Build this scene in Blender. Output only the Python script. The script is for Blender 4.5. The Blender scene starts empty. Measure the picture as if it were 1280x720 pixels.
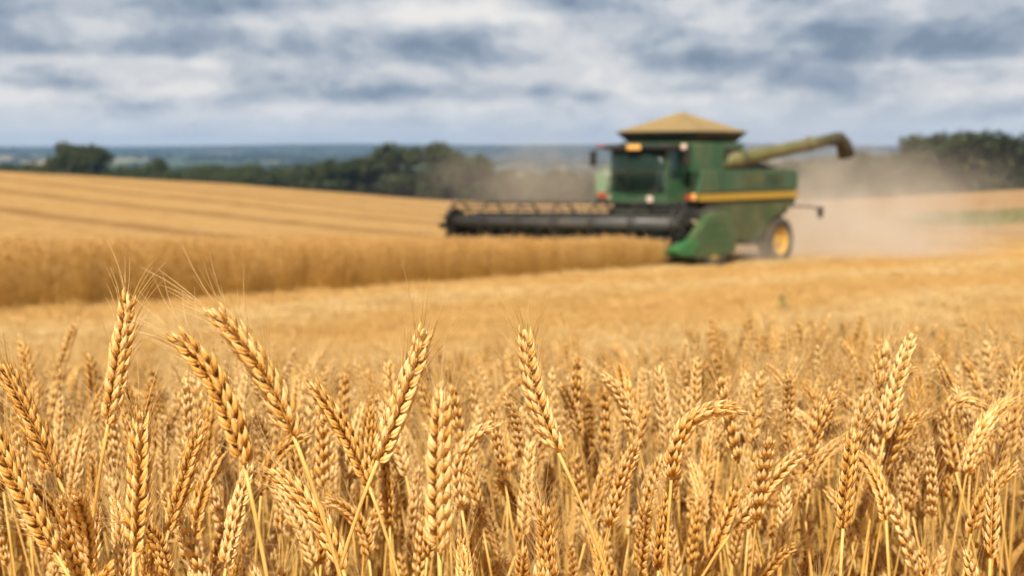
import bpy, bmesh, math, random
import numpy as np
from mathutils import Vector, Matrix

random.seed(7)
RNG = np.random.default_rng(11)
scene = bpy.context.scene
COL = scene.collection
R = math.radians

# ------------------------------------------------------------------ camera
F = 1778.0                       # focal length in photo pixels (1280 wide), 50 mm on 36 mm
ZC = 1.02                        # eye height above the ground under the camera
PITCH = math.atan(170.0 / F)
cam_d = bpy.data.cameras.new('camera')
cam_d.lens = 50.0
cam_d.sensor_width = 36.0
cam_d.clip_start = 0.05
cam_d.clip_end = 40000
cam_d.dof.use_dof = True
cam_d.dof.focus_distance = 1.06
cam_d.dof.aperture_fstop = 9.2
cam_d.dof.aperture_blades = 0
cam = bpy.data.objects.new('camera', cam_d)
COL.objects.link(cam)
cam.location = (0, 0, ZC)
cam.rotation_euler = (R(90) - PITCH, 0, 0)
scene.camera = cam

# ------------------------------------------------------------------ sky and sun
SUN_DIR = Vector((-0.16, -1.0, 0.0)).normalized()      # towards the sun, seen from above
SUN_EL = R(50)
to_sun = Vector((SUN_DIR.x * math.cos(SUN_EL), SUN_DIR.y * math.cos(SUN_EL), math.sin(SUN_EL)))
world = bpy.data.worlds.new('World')
scene.world = world
world.use_nodes = True
wn, wl = world.node_tree.nodes, world.node_tree.links
wn.clear()


def mth(n, l, op, a, b=None, c=None, clamp=False):
    m = n.new('ShaderNodeMath')
    m.operation = op
    m.use_clamp = clamp
    for i, v in enumerate((a, b, c)):
        if v is None:
            continue
        if isinstance(v, (int, float)):
            m.inputs[i].default_value = v
        else:
            l.new(v, m.inputs[i])
    return m.outputs[0]


def mixc(n, l, fac, a, b, mode='MIX'):
    m = n.new('ShaderNodeMix')
    m.data_type = 'RGBA'
    m.blend_type = mode
    for s, v in ((m.inputs['Factor'], fac), (m.inputs['A'], a), (m.inputs['B'], b)):
        if isinstance(v, (int, float)):
            s.default_value = v
        elif isinstance(v, tuple):
            s.default_value = (*v[:3], 1)
        else:
            l.new(v, s)
    for s in m.inputs:
        pass
    return m.outputs['Result']


def mixrgba(n, l, fac, a, b, mode='MIX'):
    m = n.new('ShaderNodeMix')
    m.data_type = 'RGBA'
    m.blend_type = mode
    ins = [m.inputs[0], m.inputs[6], m.inputs[7]]
    for s, v in zip(ins, (fac, a, b)):
        if isinstance(v, (int, float)):
            s.default_value = v
        elif isinstance(v, tuple):
            s.default_value = (*v[:3], 1)
        else:
            l.new(v, s)
    return m.outputs[2]


def smooth(n, l, v, lo, hi, a=0.0, b=1.0):
    m = n.new('ShaderNodeMapRange')
    m.interpolation_type = 'SMOOTHSTEP'
    l.new(v, m.inputs[0])
    m.inputs[1].default_value = lo
    m.inputs[2].default_value = hi
    m.inputs[3].default_value = a
    m.inputs[4].default_value = b
    return m.outputs[0]


def build_world():
    n, l = wn, wl
    out = n.new('ShaderNodeOutputWorld')
    bg = n.new('ShaderNodeBackground')
    bg.inputs['Strength'].default_value = 0.1
    sky = n.new('ShaderNodeTexSky')
    sky.sky_type = 'NISHITA'
    sky.sun_disc = False
    sky.sun_elevation = SUN_EL
    sky.sun_rotation = math.atan2(to_sun.x, to_sun.y)
    sky.air_density = 1.2
    sky.dust_density = 1.5
    tc = n.new('ShaderNodeTexCoord')
    sep = n.new('ShaderNodeSeparateXYZ')
    l.new(tc.outputs['Generated'], sep.inputs[0])
    x, y, z = sep.outputs
    zz = mth(n, l, 'ADD', mth(n, l, 'MAXIMUM', z, 0.0), 0.34)
    px = mth(n, l, 'DIVIDE', x, zz)
    py = mth(n, l, 'DIVIDE', y, zz)
    comb = n.new('ShaderNodeCombineXYZ')
    l.new(px, comb.inputs[0])
    l.new(py, comb.inputs[1])
    comb.inputs[2].default_value = 3.7

    def noise(scale, detail, rough, off=(0, 0, 0), dist=0.0, stretch=(1, 1, 1)):
        mp = n.new('ShaderNodeMapping')
        mp.inputs['Location'].default_value = off
        mp.inputs['Scale'].default_value = stretch
        l.new(comb.outputs[0], mp.inputs[0])
        t = n.new('ShaderNodeTexNoise')
        t.inputs['Scale'].default_value = scale
        t.inputs['Detail'].default_value = detail
        t.inputs['Roughness'].default_value = rough
        t.inputs['Distortion'].default_value = dist
        l.new(mp.outputs[0], t.inputs['Vector'])
        return t.outputs[0]

    big = noise(2.1, 3, 0.5, (2.3, 1.1, 0), 0.4, (0.9, 1.0, 1))
    mid = noise(4.6, 7, 0.58, (5.1, -3.2, 0), 0.35, (1.15, 1.0, 1))
    fine = noise(11.0, 7, 0.60, (1.0, 8.0, 0), 0.3, (1.35, 1.0, 1))
    # where the heavy banks of this particular sky lie, as bearings: u = x/y, v = z/y
    ys = mth(n, l, 'MAXIMUM', y, 0.05)
    u = mth(n, l, 'DIVIDE', x, ys)
    v = mth(n, l, 'DIVIDE', z, ys)

    def bank(u0, v0, su, sv, amp, tilt=0.0):
        du = mth(n, l, 'SUBTRACT', u, u0)
        dv = mth(n, l, 'SUBTRACT', v, v0)
        if tilt:
            dv = mth(n, l, 'SUBTRACT', dv, mth(n, l, 'MULTIPLY', du, tilt))
        a = mth(n, l, 'POWER', mth(n, l, 'DIVIDE', mth(n, l, 'ABSOLUTE', du), su), 2.0)
        b = mth(n, l, 'POWER', mth(n, l, 'DIVIDE', mth(n, l, 'ABSOLUTE', dv), sv), 2.0)
        e = mth(n, l, 'EXPONENT', mth(n, l, 'MULTIPLY', mth(n, l, 'ADD', a, b), -1.0))
        return mth(n, l, 'MULTIPLY', e, amp)

    def uv(pxl, pyl):
        return (pxl - 640) / F, (190 - pyl) / F
    acc = None
    for (cx, cy, sx, sy, amp, tilt) in (
            (190, 58, 300, 20, 0.75, -0.01), (560, 60, 190, 16, 0.25, 0), (60, 15, 240, 17, 0.55, 0.0),
            (330, 5, 150, 10, 0.35, 0.0), (1130, 48, 260, 26, 0.70, 0.02), (720, 5, 100, 12, 0.35, 0),
            (850, 80, 160, 13, 0.40, 0.0), (620, 38, 80, 9, 0.30, 0), (110, 104, 140, 9, 0.40, 0.0),
            (420, 118, 150, 11, 0.42, 0), (790, 118, 110, 7, 0.25, 0), (1060, 105, 140, 8, 0.30, 0),
            (600, 112, 110, 8, 0.30, 0.0),
            (560, 20, 90, 16, -0.45, 0.0), (700, 95, 130, 22, -0.55, 0.0), (460, 25, 120, 10, -0.35, 0.03),
            (110, 76, 190, 7, -0.45, -0.02), (250, 112, 70, 8, -0.50, 0.05), (1240, 115, 130, 12, -0.5, 0.08),
            (960, 60, 90, 10, -0.25, 0.0), (880, 125, 120, 9, -0.40, 0), (40, 120, 110, 9, -0.35, 0.0),
            (1200, 82, 160, 7, -0.40, 0.02), (480, 138, 160, 8, -0.35, 0)):
        uu, vv = uv(cx, cy)
        b = bank(uu, vv, .98 * sx / F, 1.1 * sy / F, amp, tilt)
        acc = b if acc is None else mth(n, l, 'ADD', acc, b)
    d = mth(n, l, 'ADD', mth(n, l, 'MULTIPLY', mth(n, l, 'SUBTRACT', big, 0.5), 1.0),
            mth(n, l, 'MULTIPLY', mth(n, l, 'SUBTRACT', mid, 0.5), 1.8))
    d = mth(n, l, 'ADD', d, mth(n, l, 'MULTIPLY', mth(n, l, 'SUBTRACT', fine, 0.5), .80))
    d = mth(n, l, 'ADD', d, mth(n, l, 'MULTIPLY', acc, 0.66))
    ramp = n.new('ShaderNodeValToRGB')
    ramp.color_ramp.interpolation = 'EASE'
    el = ramp.color_ramp.elements
    el[0].position, el[0].color = 0.0, (6.6, 6.3, 6.05, 1)
    el[1].position, el[1].color = 1.0, (1.35, 1.75, 2.45, 1)
    e = el.new(0.30); e.color = (5.1, 5.1, 5.25, 1)
    e = el.new(0.52); e.color = (3.6, 3.85, 4.3, 1)
    e = el.new(0.75); e.color = (2.25, 2.65, 3.35, 1)
    l.new(mth(n, l, 'ADD', d, 0.36, clamp=True), ramp.inputs[0])
    # cloud near the horizon melts into pale air
    low = smooth(n, l, v, 0.0, 0.045, 0.85, 0.0)
    cl = mixrgba(n, l, low, ramp.outputs[0], (6.0, 6.2, 6.5))
    overhead_dim = smooth(n, l, v, 0.14, 0.6, 1.0, 0.30)  # unseen upper sky darkened so the sun gives stronger contrast
    cl = mixrgba(n, l, 1.0, cl, overhead_dim, 'MULTIPLY')
    cov = smooth(n, l, v, 0.12, 0.9, 0.93, 0.62)
    tot = mixrgba(n, l, cov, sky.outputs[0], cl)
    l.new(tot, bg.inputs['Color'])
    l.new(bg.outputs[0], out.inputs['Surface'])


build_world()

sun_d = bpy.data.lights.new('sun', 'SUN')
sun_d.energy = 5.0
sun_d.angle = R(1.5)
sun_d.color = (1.0, 0.91, 0.77)
sun = bpy.data.objects.new('sun', sun_d)
COL.objects.link(sun)
sun.rotation_euler = (-to_sun).to_track_quat('-Z', 'Y').to_euler()
sun.location = (0, 0, 60)

vs = scene.view_settings
vs.view_transform = 'Standard'
vs.look = 'None'
vs.gamma = 1.0
vs.use_curve_mapping = False
vs.exposure = 0.45
scene.cycles.use_denoising = True
scene.cycles.max_bounces = 8
scene.cycles.diffuse_bounces = 3
scene.cycles.transmission_bounces = 4
scene.cycles.transparent_max_bounces = 8
scene.cycles.volume_bounces = 2
scene.cycles.volume_step_rate = 4.0
scene.cycles.volume_max_steps = 96
scene.cycles.use_adaptive_sampling = True
scene.cycles.adaptive_threshold = 0.02
scene.cycles.caustics_reflective = False
scene.cycles.caustics_refractive = False


# ------------------------------------------------------------------ helpers
def link(o, parent=None):
    COL.objects.link(o)
    if parent is not None:
        o.parent = parent
    return o


def np_mesh(name, V, faces, mats=(), fmat=None, smooth_=True, attrs=None):
    """faces: list of (k, array) of face index arrays with k corners."""
    me = bpy.data.meshes.new(name)
    V = np.asarray(V, dtype=np.float32)
    me.vertices.add(len(V))
    me.vertices.foreach_set('co', V.ravel())
    loops = np.concatenate([f.ravel() for f in faces]).astype(np.int32)
    tot = np.concatenate([np.full(len(f), f.shape[1]) for f in faces]).astype(np.int32)
    start = np.concatenate([[0], np.cumsum(tot)[:-1]]).astype(np.int32)
    me.loops.add(len(loops))
    me.loops.foreach_set('vertex_index', loops)
    me.polygons.add(len(tot))
    me.polygons.foreach_set('loop_start', start)
    me.polygons.foreach_set('loop_total', tot)
    for m in mats:
        me.materials.append(m)
    if fmat is not None:
        me.polygons.foreach_set('material_index', np.asarray(fmat, dtype=np.int32))
    me.polygons.foreach_set('use_smooth', np.full(len(tot), smooth_))
    for k, a in (attrs or {}).items():
        at = me.attributes.new(k, 'FLOAT', 'POINT')
        at.data.foreach_set('value', np.asarray(a, dtype=np.float32))
    me.update(calc_edges=True)
    return me


def tag(o, label=None, cat=None, group=None, kind=None):
    if label:
        o['label'] = label
    if cat:
        o['category'] = cat
    if group:
        o['group'] = group
    if kind:
        o['kind'] = kind
    return o


def empty(name, loc=(0, 0, 0), rz=0.0):
    o = bpy.data.objects.new(name, None)
    o.empty_display_size = 0.1
    link(o)
    o.location = loc
    o.rotation_euler = (0, 0, rz)
    return o


class Acc:
    """collects quads/tris with attributes and a material slot"""

    def __init__(self):
        self.V, self.Q, self.T, self.qm, self.tm, self.n = [], [], [], [], [], 0
        self.s, self.r = [], []

    def add(self, V, Q=None, T=None, mat=0, s=None, r=0.0):
        V = np.asarray(V, float).reshape(-1, 3)
        k = len(V)
        self.V.append(V)
        if Q is not None and len(Q):
            Q = np.asarray(Q).reshape(-1, 4)
            self.Q.append(Q + self.n)
            self.qm.append(np.full(len(Q), mat))
        if T is not None and len(T):
            T = np.asarray(T).reshape(-1, 3)
            self.T.append(T + self.n)
            self.tm.append(np.full(len(T), mat))
        self.s.append(np.zeros(k) if s is None else np.broadcast_to(s, (k,)))
        self.r.append(np.broadcast_to(r, (k,)))
        self.n += k

    def mesh(self, name, mats, smooth_=True):
        faces, fm = [], []
        if self.Q:
            faces.append(np.concatenate(self.Q)); fm.append(np.concatenate(self.qm))
        if self.T:
            faces.append(np.concatenate(self.T)); fm.append(np.concatenate(self.tm))
        return np_mesh(name, np.concatenate(self.V), faces, mats, np.concatenate(fm), smooth_,
                       {'along': np.concatenate(self.s), 'rnd': np.concatenate(self.r)})


def nrm(v):
    v = np.asarray(v, float)
    return v / max(np.linalg.norm(v), 1e-9)


def frames(P):
    P = np.asarray(P, float)
    T = np.gradient(P, axis=0)
    T /= np.linalg.norm(T, axis=1)[:, None]
    up = np.array([0.0, 1.0, 0.0]) if abs(T[0][1]) < 0.9 else np.array([1.0, 0, 0])
    N = np.empty_like(P)
    N[0] = nrm(np.cross(up, T[0]))
    for i in range(1, len(P)):
        N[i] = nrm(N[i - 1] - T[i] * np.dot(N[i - 1], T[i]))
    return T, N, np.cross(T, N)


def tube(acc, P, rad, k=6, mat=0, r=0.0, cap=True):
    P = np.asarray(P, float)
    T, N, B = frames(P)
    rad = np.broadcast_to(rad, (len(P),))
    a = np.arange(k) * 2 * np.pi / k
    ring = (np.cos(a)[None, :, None] * N[:, None, :] + np.sin(a)[None, :, None] * B[:, None, :]) * rad[:, None, None]
    V = (P[:, None, :] + ring).reshape(-1, 3)
    Q = []
    for i in range(len(P) - 1):
        for j in range(k):
            Q.append((i * k + j, i * k + (j + 1) % k, (i + 1) * k + (j + 1) % k, (i + 1) * k + j))
    Tt = []
    if cap:
        V = np.vstack([V, P[0], P[-1]])
        m = len(P) * k
        for j in range(k):
            Tt.append((m, (j + 1) % k, j))
            Tt.append((m + 1, (len(P) - 1) * k + j, (len(P) - 1) * k + (j + 1) % k))
    s = np.repeat(np.linspace(0, 1, len(P)), k)
    if cap:
        s = np.concatenate([s, [0, 1]])
    acc.add(V, Q, Tt, mat, s, r)


def bez(P, n):
    P = [np.asarray(p, float) for p in P]
    t = np.linspace(0, 1, n)[:, None]
    if len(P) == 3:
        return (1 - t) ** 2 * P[0] + 2 * t * (1 - t) * P[1] + t * t * P[2]
    return (1 - t) ** 3 * P[0] + 3 * t * (1 - t) ** 2 * P[1] + 3 * t * t * (1 - t) * P[2] + t ** 3 * P[3]


# ------------------------------------------------------------------ terrain heights
NY = np.array([-10, 0, 5, 10, 20, 30, 40, 47, 55.])
ND = np.array([.35, .98, 1.42, 1.76, 2.24, 2.74, 3.24, 3.56, 3.86])
CA = np.array([-.7, -.36, -.2, -.05, 0, .1, .2, .36, .7])
CP = np.array([196, 213, 229, 250, 253, 256, 252, 236, 215.])
FY = np.log(np.array([150, 170, 200, 260, 350, 600, 1200, 2200, 3200, 4300, 5200, 7000, 12000.]))
FD = np.array([0, 0.9, 2.8, 5.5, 8.5, 17, 30, 34, 22, 3, -22, -28, -20.])


def sm_interp(x, xs, ys):
    h = np.diff(xs)
    d = np.diff(ys) / h
    m = np.empty_like(xs)
    m[1:-1] = (d[:-1] + d[1:]) / 2
    m[0], m[-1] = d[0], d[-1]
    i = np.clip(np.searchsorted(xs, x) - 1, 0, len(xs) - 2)
    t = np.clip((x - xs[i]) / h[i], 0, 1)
    return ((2 * t ** 3 - 3 * t ** 2 + 1) * ys[i] + (t ** 3 - 2 * t ** 2 + t) * h[i] * m[i]
            + (-2 * t ** 3 + 3 * t ** 2) * ys[i + 1] + (t ** 3 - t ** 2) * h[i] * m[i + 1])


def drop(x, y):
    x, y = np.broadcast_arrays(np.asarray(x, float), np.asarray(y, float))
    a = np.clip(x / np.maximum(y, 40), -.7, .7)
    near = sm_interp(np.clip(y, -10, 55), NY, ND)
    sc = (np.interp(a, CA, CP) - 190) / F
    yy = np.clip(y, 50, 150)
    s0 = 3.68 / 50
    t = (1 / yy - 1 / 150) / (1 / 50 - 1 / 150)
    hill = (sc + (s0 - sc) * t) * yy
    w = np.clip((y - 46) / 10, 0, 1)
    w = w * w * (3 - 2 * w)
    base = near * (1 - w) + hill * w
    rr = np.clip((np.hypot(x - 5.6, y - 42.6) - 2.5) / 4.0, 0, 1)
    rr = rr * rr * (3 - 2 * rr)
    base = base * rr + 3.40 * (1 - rr)          # the harvester stands level
    ly = np.log(np.maximum(y, 150))
    far = sm_interp(ly, FY, FD)
    k = np.clip((y - 150) / 1200, 0, 1)
    crest = sc * 150
    roll = 5 * np.sin(a * 9 + y * .002) * np.clip((y - 1200) / 2500, 0, 1) + 3.0 * np.sin(a * 23 + 1.3) * np.clip((y - 3000) / 2000, 0, 1)
    beyond = crest * (1 - k) + far + roll * 1.0 - 14 * a * np.clip((y - 3000) / 2000, 0, 1)
    return np.where(y > 150, beyond, base)


def gz(x, y):
    return float(ZC - drop(x, y))


def at(px, py, Y):
    """point at depth Y (metres along the view's ground direction) seen at photo pixel px, py"""
    dx, dy = (px - 640) / F, (360 - py) / F
    c, s = math.cos(PITCH), math.sin(PITCH)
    f = np.array([0, c, -s]); u = np.array([0, s, c])
    d = f + np.array([dx, 0, 0]) + u * dy
    return np.array([0, 0, ZC]) + d * (Y / d[1])


# ------------------------------------------------------------------ materials
def mat(name, color=(.5, .5, .5), rough=.6, spec=.3, metal=0.0):
    m = bpy.data.materials.new(name)
    m.use_nodes = True
    b = m.node_tree.nodes['Principled BSDF']
    b.inputs['Base Color'].default_value = (*color, 1)
    b.inputs['Roughness'].default_value = rough
    b.inputs['Specular IOR Level'].default_value = spec
    b.inputs['Metallic'].default_value = metal
    return m


def noise_node(m, scale, detail=4, rough=.55, coord='Object', stretch=None, dist=0):
    n, l = m.node_tree.nodes, m.node_tree.links
    tc = n.new('ShaderNodeTexCoord')
    src = tc.outputs[coord]
    if stretch:
        mp = n.new('ShaderNodeMapping')
        mp.inputs['Scale'].default_value = stretch
        l.new(src, mp.inputs[0])
        src = mp.outputs[0]
    t = n.new('ShaderNodeTexNoise')
    t.inputs['Scale'].default_value = scale
    t.inputs['Detail'].default_value = detail
    t.inputs['Roughness'].default_value = rough
    t.inputs['Distortion'].default_value = dist
    l.new(src, t.inputs['Vector'])
    return t.outputs[0]


def straw_mat(name, cols, rough=.55, transl=.25, fine=900.0, lines=0.0):
    """cols: deep, mid, pale. Varies along the piece, per piece and per plant."""
    m = mat(name, cols[1], rough, .3)
    n, l = m.node_tree.nodes, m.node_tree.links
    b = n['Principled BSDF']
    a1 = n.new('ShaderNodeAttribute'); a1.attribute_name = 'along'
    a2 = n.new('ShaderNodeAttribute'); a2.attribute_name = 'rnd'
    oi = n.new('ShaderNodeObjectInfo')
    nz = noise_node(m, fine, 3, .65, 'Object', (1, 1, .22))
    blot = noise_node(m, fine * .12, 3, .6)
    al = mth(n, l, 'POWER', a1.outputs['Fac'], 1.5) if lines else a1.outputs['Fac']
    f = mth(n, l, 'MULTIPLY', al, .62)
    f = mth(n, l, 'ADD', f, mth(n, l, 'MULTIPLY', a2.outputs['Fac'], .34))
    f = mth(n, l, 'ADD', f, mth(n, l, 'MULTIPLY', mth(n, l, 'SUBTRACT', oi.outputs['Random'], .15), .50))
    f = mth(n, l, 'ADD', f, mth(n, l, 'MULTIPLY', mth(n, l, 'SUBTRACT', nz, .5), 1.1))
    f = mth(n, l, 'ADD', f, mth(n, l, 'MULTIPLY', mth(n, l, 'SUBTRACT', blot, .55), .9))
    ge = n.new('ShaderNodeNewGeometry')                  # ripeness drifts across the field
    wz = n.new('ShaderNodeTexNoise')
    wz.inputs['Scale'].default_value = .9
    wz.inputs['Detail'].default_value = 3
    l.new(ge.outputs['Position'], wz.inputs['Vector'])
    f = mth(n, l, 'ADD', f, mth(n, l, 'MULTIPLY', mth(n, l, 'SUBTRACT', wz.outputs[0], .5), .7))
    rp = n.new('ShaderNodeValToRGB')
    e = rp.color_ramp.elements
    e[0].position, e[0].color = .10, (*cols[0], 1)
    e[1].position, e[1].color = 1.0, (*cols[2], 1)
    e.new(.48).color = (*cols[1], 1)
    l.new(f, rp.inputs[0])
    l.new(rp.outputs[0], b.inputs['Base Color'])
    bp = n.new('ShaderNodeBump')
    bp.inputs['Strength'].default_value = .6
    bp.inputs['Distance'].default_value = .0013
    l.new(nz, bp.inputs['Height'])
    l.new(bp.outputs[0], b.inputs['Normal'])
    if transl:
        t = n.new('ShaderNodeBsdfTranslucent')
        l.new(rp.outputs[0], t.inputs['Color'])
        mx = n.new('ShaderNodeMixShader')
        mx.inputs[0].default_value = transl
        l.new(b.outputs[0], mx.inputs[1])
        l.new(t.outputs[0], mx.inputs[2])
        l.new(mx.outputs[0], n['Material Output'].inputs['Surface'])
    return m


M = {}
M['ear'] = straw_mat('wheat_husk', ((.37, .145, .020), (.73, .390, .080), (.94, .69, .32)), .58, .15, 900.0, 1.0)
M['awn'] = straw_mat('wheat_awn', ((.66, .39, .11), (.82, .54, .19), (.92, .70, .35)), .4, .35)
M['stem'] = straw_mat('wheat_stem', ((.34, .16, .024), (.57, .32, .062), (.74, .47, .14)), .42, .10, 300.0)
M['leaf'] = straw_mat('wheat_leaf', ((.36, .18, .04), (.58, .34, .10), (.74, .53, .24)), .6, .40, 300.0)
M['stubble'] = straw_mat('stubble_straw', ((.42, .21, .05), (.68, .395, .118), (.84, .57, .22)), .6, .2, 60.0)
M['straw'] = straw_mat('loose_straw', ((.54, .31, .09), (.80, .53, .19), (.90, .69, .35)), .55, .25, 60.0)


def ground_material():
    m = mat('field_ground', (.5, .3, .1), .9, .1)
    n, l = m.node_tree.nodes, m.node_tree.links
    b = n['Principled BSDF']
    tc = n.new('ShaderNodeTexCoord')
    sep = n.new('ShaderNodeSeparateXYZ')
    l.new(tc.outputs['Object'], sep.inputs[0])
    x, y, z = sep.outputs
    n1 = noise_node(m, .9, 8, .68)
    n2 = noise_node(m, .12, 4, .55)
    n3 = noise_node(m, 9.0, 6, .7)
    # straw swaths: near field runs along the harvester's passes, the far hill across them

    def lines(nx, ny, spacing, phase, w0, w1, wob):
        s = mth(n, l, 'ADD', mth(n, l, 'MULTIPLY', x, nx), mth(n, l, 'MULTIPLY', y, ny))
        s = mth(n, l, 'ADD', s, mth(n, l, 'MULTIPLY', mth(n, l, 'SUBTRACT', n2, .5), wob))
        s = mth(n, l, 'ADD', s, mth(n, l, 'MULTIPLY', mth(n, l, 'SUBTRACT', n1, .5), wob * .35))
        q = mth(n, l, 'FRACT', mth(n, l, 'DIVIDE', mth(n, l, 'SUBTRACT', s, phase), spacing))
        q = mth(n, l, 'ABSOLUTE', mth(n, l, 'SUBTRACT', q, .5))     # 0.5 on the line
        return smooth(n, l, q, w0, w1)
    near = lines(.785, -.62, 6.2, 2.0, .24, .44, 1.2)
    hill = lines(.74, .67, 9.7, 36.8 + 4.85, .30, .50, 2.4)
    hill2 = lines(.74, .67, 2.42, 0.4, .2, .45, .5)
    tex = mth(n, l, 'ADD', mth(n, l, 'MULTIPLY', n1, .6), mth(n, l, 'MULTIPLY', n3, .4))
    straw = n.new('ShaderNodeValToRGB')
    e = straw.color_ramp.elements
    e[0].position, e[0].color = .34, (.30, .155, .042, 1)
    e[1].position, e[1].color = .66, (.74, .465, .16, 1)
    e.new(.50).color = (.60, .345, .10, 1)
    l.new(tex, straw.inputs[0])
    nearc = mixrgba(n, l, mth(n, l, 'MULTIPLY', near, .6), straw.outputs[0], (.72, .47, .18))
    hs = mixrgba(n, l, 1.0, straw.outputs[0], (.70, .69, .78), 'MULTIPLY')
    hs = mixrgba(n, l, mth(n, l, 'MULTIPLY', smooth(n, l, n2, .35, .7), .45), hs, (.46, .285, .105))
    hc = mixrgba(n, l, mth(n, l, 'MULTIPLY', hill2, .30), hs, (.50, .31, .11))
    hc = mixrgba(n, l, mth(n, l, 'MULTIPLY', hill, .72), hc, (.20, .10, .03))
    onhill = smooth(n, l, y, 50, 60)
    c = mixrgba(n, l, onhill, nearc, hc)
    # right-hand field: browner bare stubble
    ar = mth(n, l, 'DIVIDE', x, mth(n, l, 'MAXIMUM', y, 10.0))
    rf = mth(n, l, 'MULTIPLY', smooth(n, l, ar, .12, .22), smooth(n, l, y, 62, 72))
    c = mixrgba(n, l, mth(n, l, 'MULTIPLY', rf, .6), c, (.34, .20, .095))
    # beyond the crest: patchwork of woods, pasture and ripe fields
    vo = n.new('ShaderNodeTexVoronoi')
    vo.inputs['Scale'].default_value = .0045
    mp = n.new('ShaderNodeMapping')
    mp.inputs['Scale'].default_value = (1, .55, 0)
    l.new(tc.outputs['Object'], mp.inputs[0])
    l.new(mp.outputs[0], vo.inputs['Vector'])
    sp = n.new('ShaderNodeSeparateColor')
    l.new(vo.outputs['Color'], sp.inputs[0])
    pr = n.new('ShaderNodeValToRGB')
    pr.color_ramp.interpolation = 'CONSTANT'
    e = pr.color_ramp.elements
    e[0].position, e[0].color = 0, (.035, .055, .025, 1)
    e[1].position, e[1].color = .38, (.075, .105, .035, 1)
    e.new(.66).color = (.30, .235, .11, 1)
    e.new(.78).color = (.05, .075, .03, 1)
    l.new(sp.outputs[0], pr.inputs[0])
    farm = smooth(n, l, y, 230, 300)
    c = mixrgba(n, l, farm, c, pr.outputs[0])
    wood = smooth(n, l, y, 2800, 4800)
    c = mixrgba(n, l, mth(n, l, 'MULTIPLY', wood, .6), c, (.030, .040, .034))
    l.new(c, b.inputs['Base Color'])
    bp = n.new('ShaderNodeBump')
    bp.inputs['Strength'].default_value = .6
    bp.inputs['Distance'].default_value = .08
    l.new(n3, bp.inputs['Height'])
    l.new(bp.outputs[0], b.inputs['Normal'])
    return m


def build_ground():
    ys = np.concatenate([np.linspace(-9, 60, 139), np.geomspace(61, 6400, 160)])
    av = np.linspace(-1.15, 1.15, 150)
    Y, A = np.meshgrid(ys, av, indexing='ij')
    X = A * (Y + 14)
    Z = ZC - drop(X, Y)
    Z += np.where(Y < 150, .03 * np.sin(X * 1.7 + Y * .6) * np.sin(Y * 1.1 - X * .4), 0)
    V = np.stack([X, Y, Z], -1).reshape(-1, 3)
    w = len(av)
    i = np.arange((len(ys) - 1) * (w - 1))
    r, c = i // (w - 1), i % (w - 1)
    k = r * w + c
    Q = np.stack([k, k + 1, k + 1 + w, k + w], 1)
    o = link(bpy.data.objects.new('ground', np_mesh('ground', V, [Q], [ground_material()])))
    tag(o, kind='structure')


build_ground()


def patch(name, pts, m, dz=.03, nu=40, nv=14):
    """a sheet on the ground inside the quad pts (4 corners), following the terrain"""
    p = np.asarray(pts, float)
    u, v = np.meshgrid(np.linspace(0, 1, nu), np.linspace(0, 1, nv), indexing='ij')
    u, v = u[..., None], v[..., None]
    P = (p[0] * (1 - u) + p[1] * u) * (1 - v) + (p[3] * (1 - u) + p[2] * u) * v
    P = P.reshape(-1, 2)
    return P


# ------------------------------------------------------------------ wheat builders
def floret(L, w, th, rings=6, k=7, bend=.12):
    """almond-shaped husk along +Z from the origin, belly towards +X. returns V, Q, s"""
    t = np.linspace(0, 1, rings + 1)
    prof = np.sin(np.pi * np.clip(t * .96 + .04, 0, 1) ** .66) ** .95 * (1 - .25 * t)
    prof = np.maximum(prof, .03)
    prof[-1] = .02
    a = np.arange(k) * 2 * np.pi / k
    keel = 1 + .22 * np.maximum(0, np.cos(a)) ** 6
    X = np.cos(a)[None] * prof[:, None] * th * keel[None] + (bend * L * np.sin(np.pi * t) * .6)[:, None] - (bend * L * .35 * t ** 3)[:, None]
    Y = np.sin(a)[None] * prof[:, None] * w
    Z = np.repeat(t[:, None] * L, k, 1)
    V = np.stack([X, Y, Z], -1).reshape(-1, 3)
    Q = []
    for i in range(rings):
        for j in range(k):
            Q.append((i * k + j, i * k + (j + 1) % k, (i + 1) * k + (j + 1) % k, (i + 1) * k + j))
    return V, np.array(Q), np.repeat(t, k)


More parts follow.
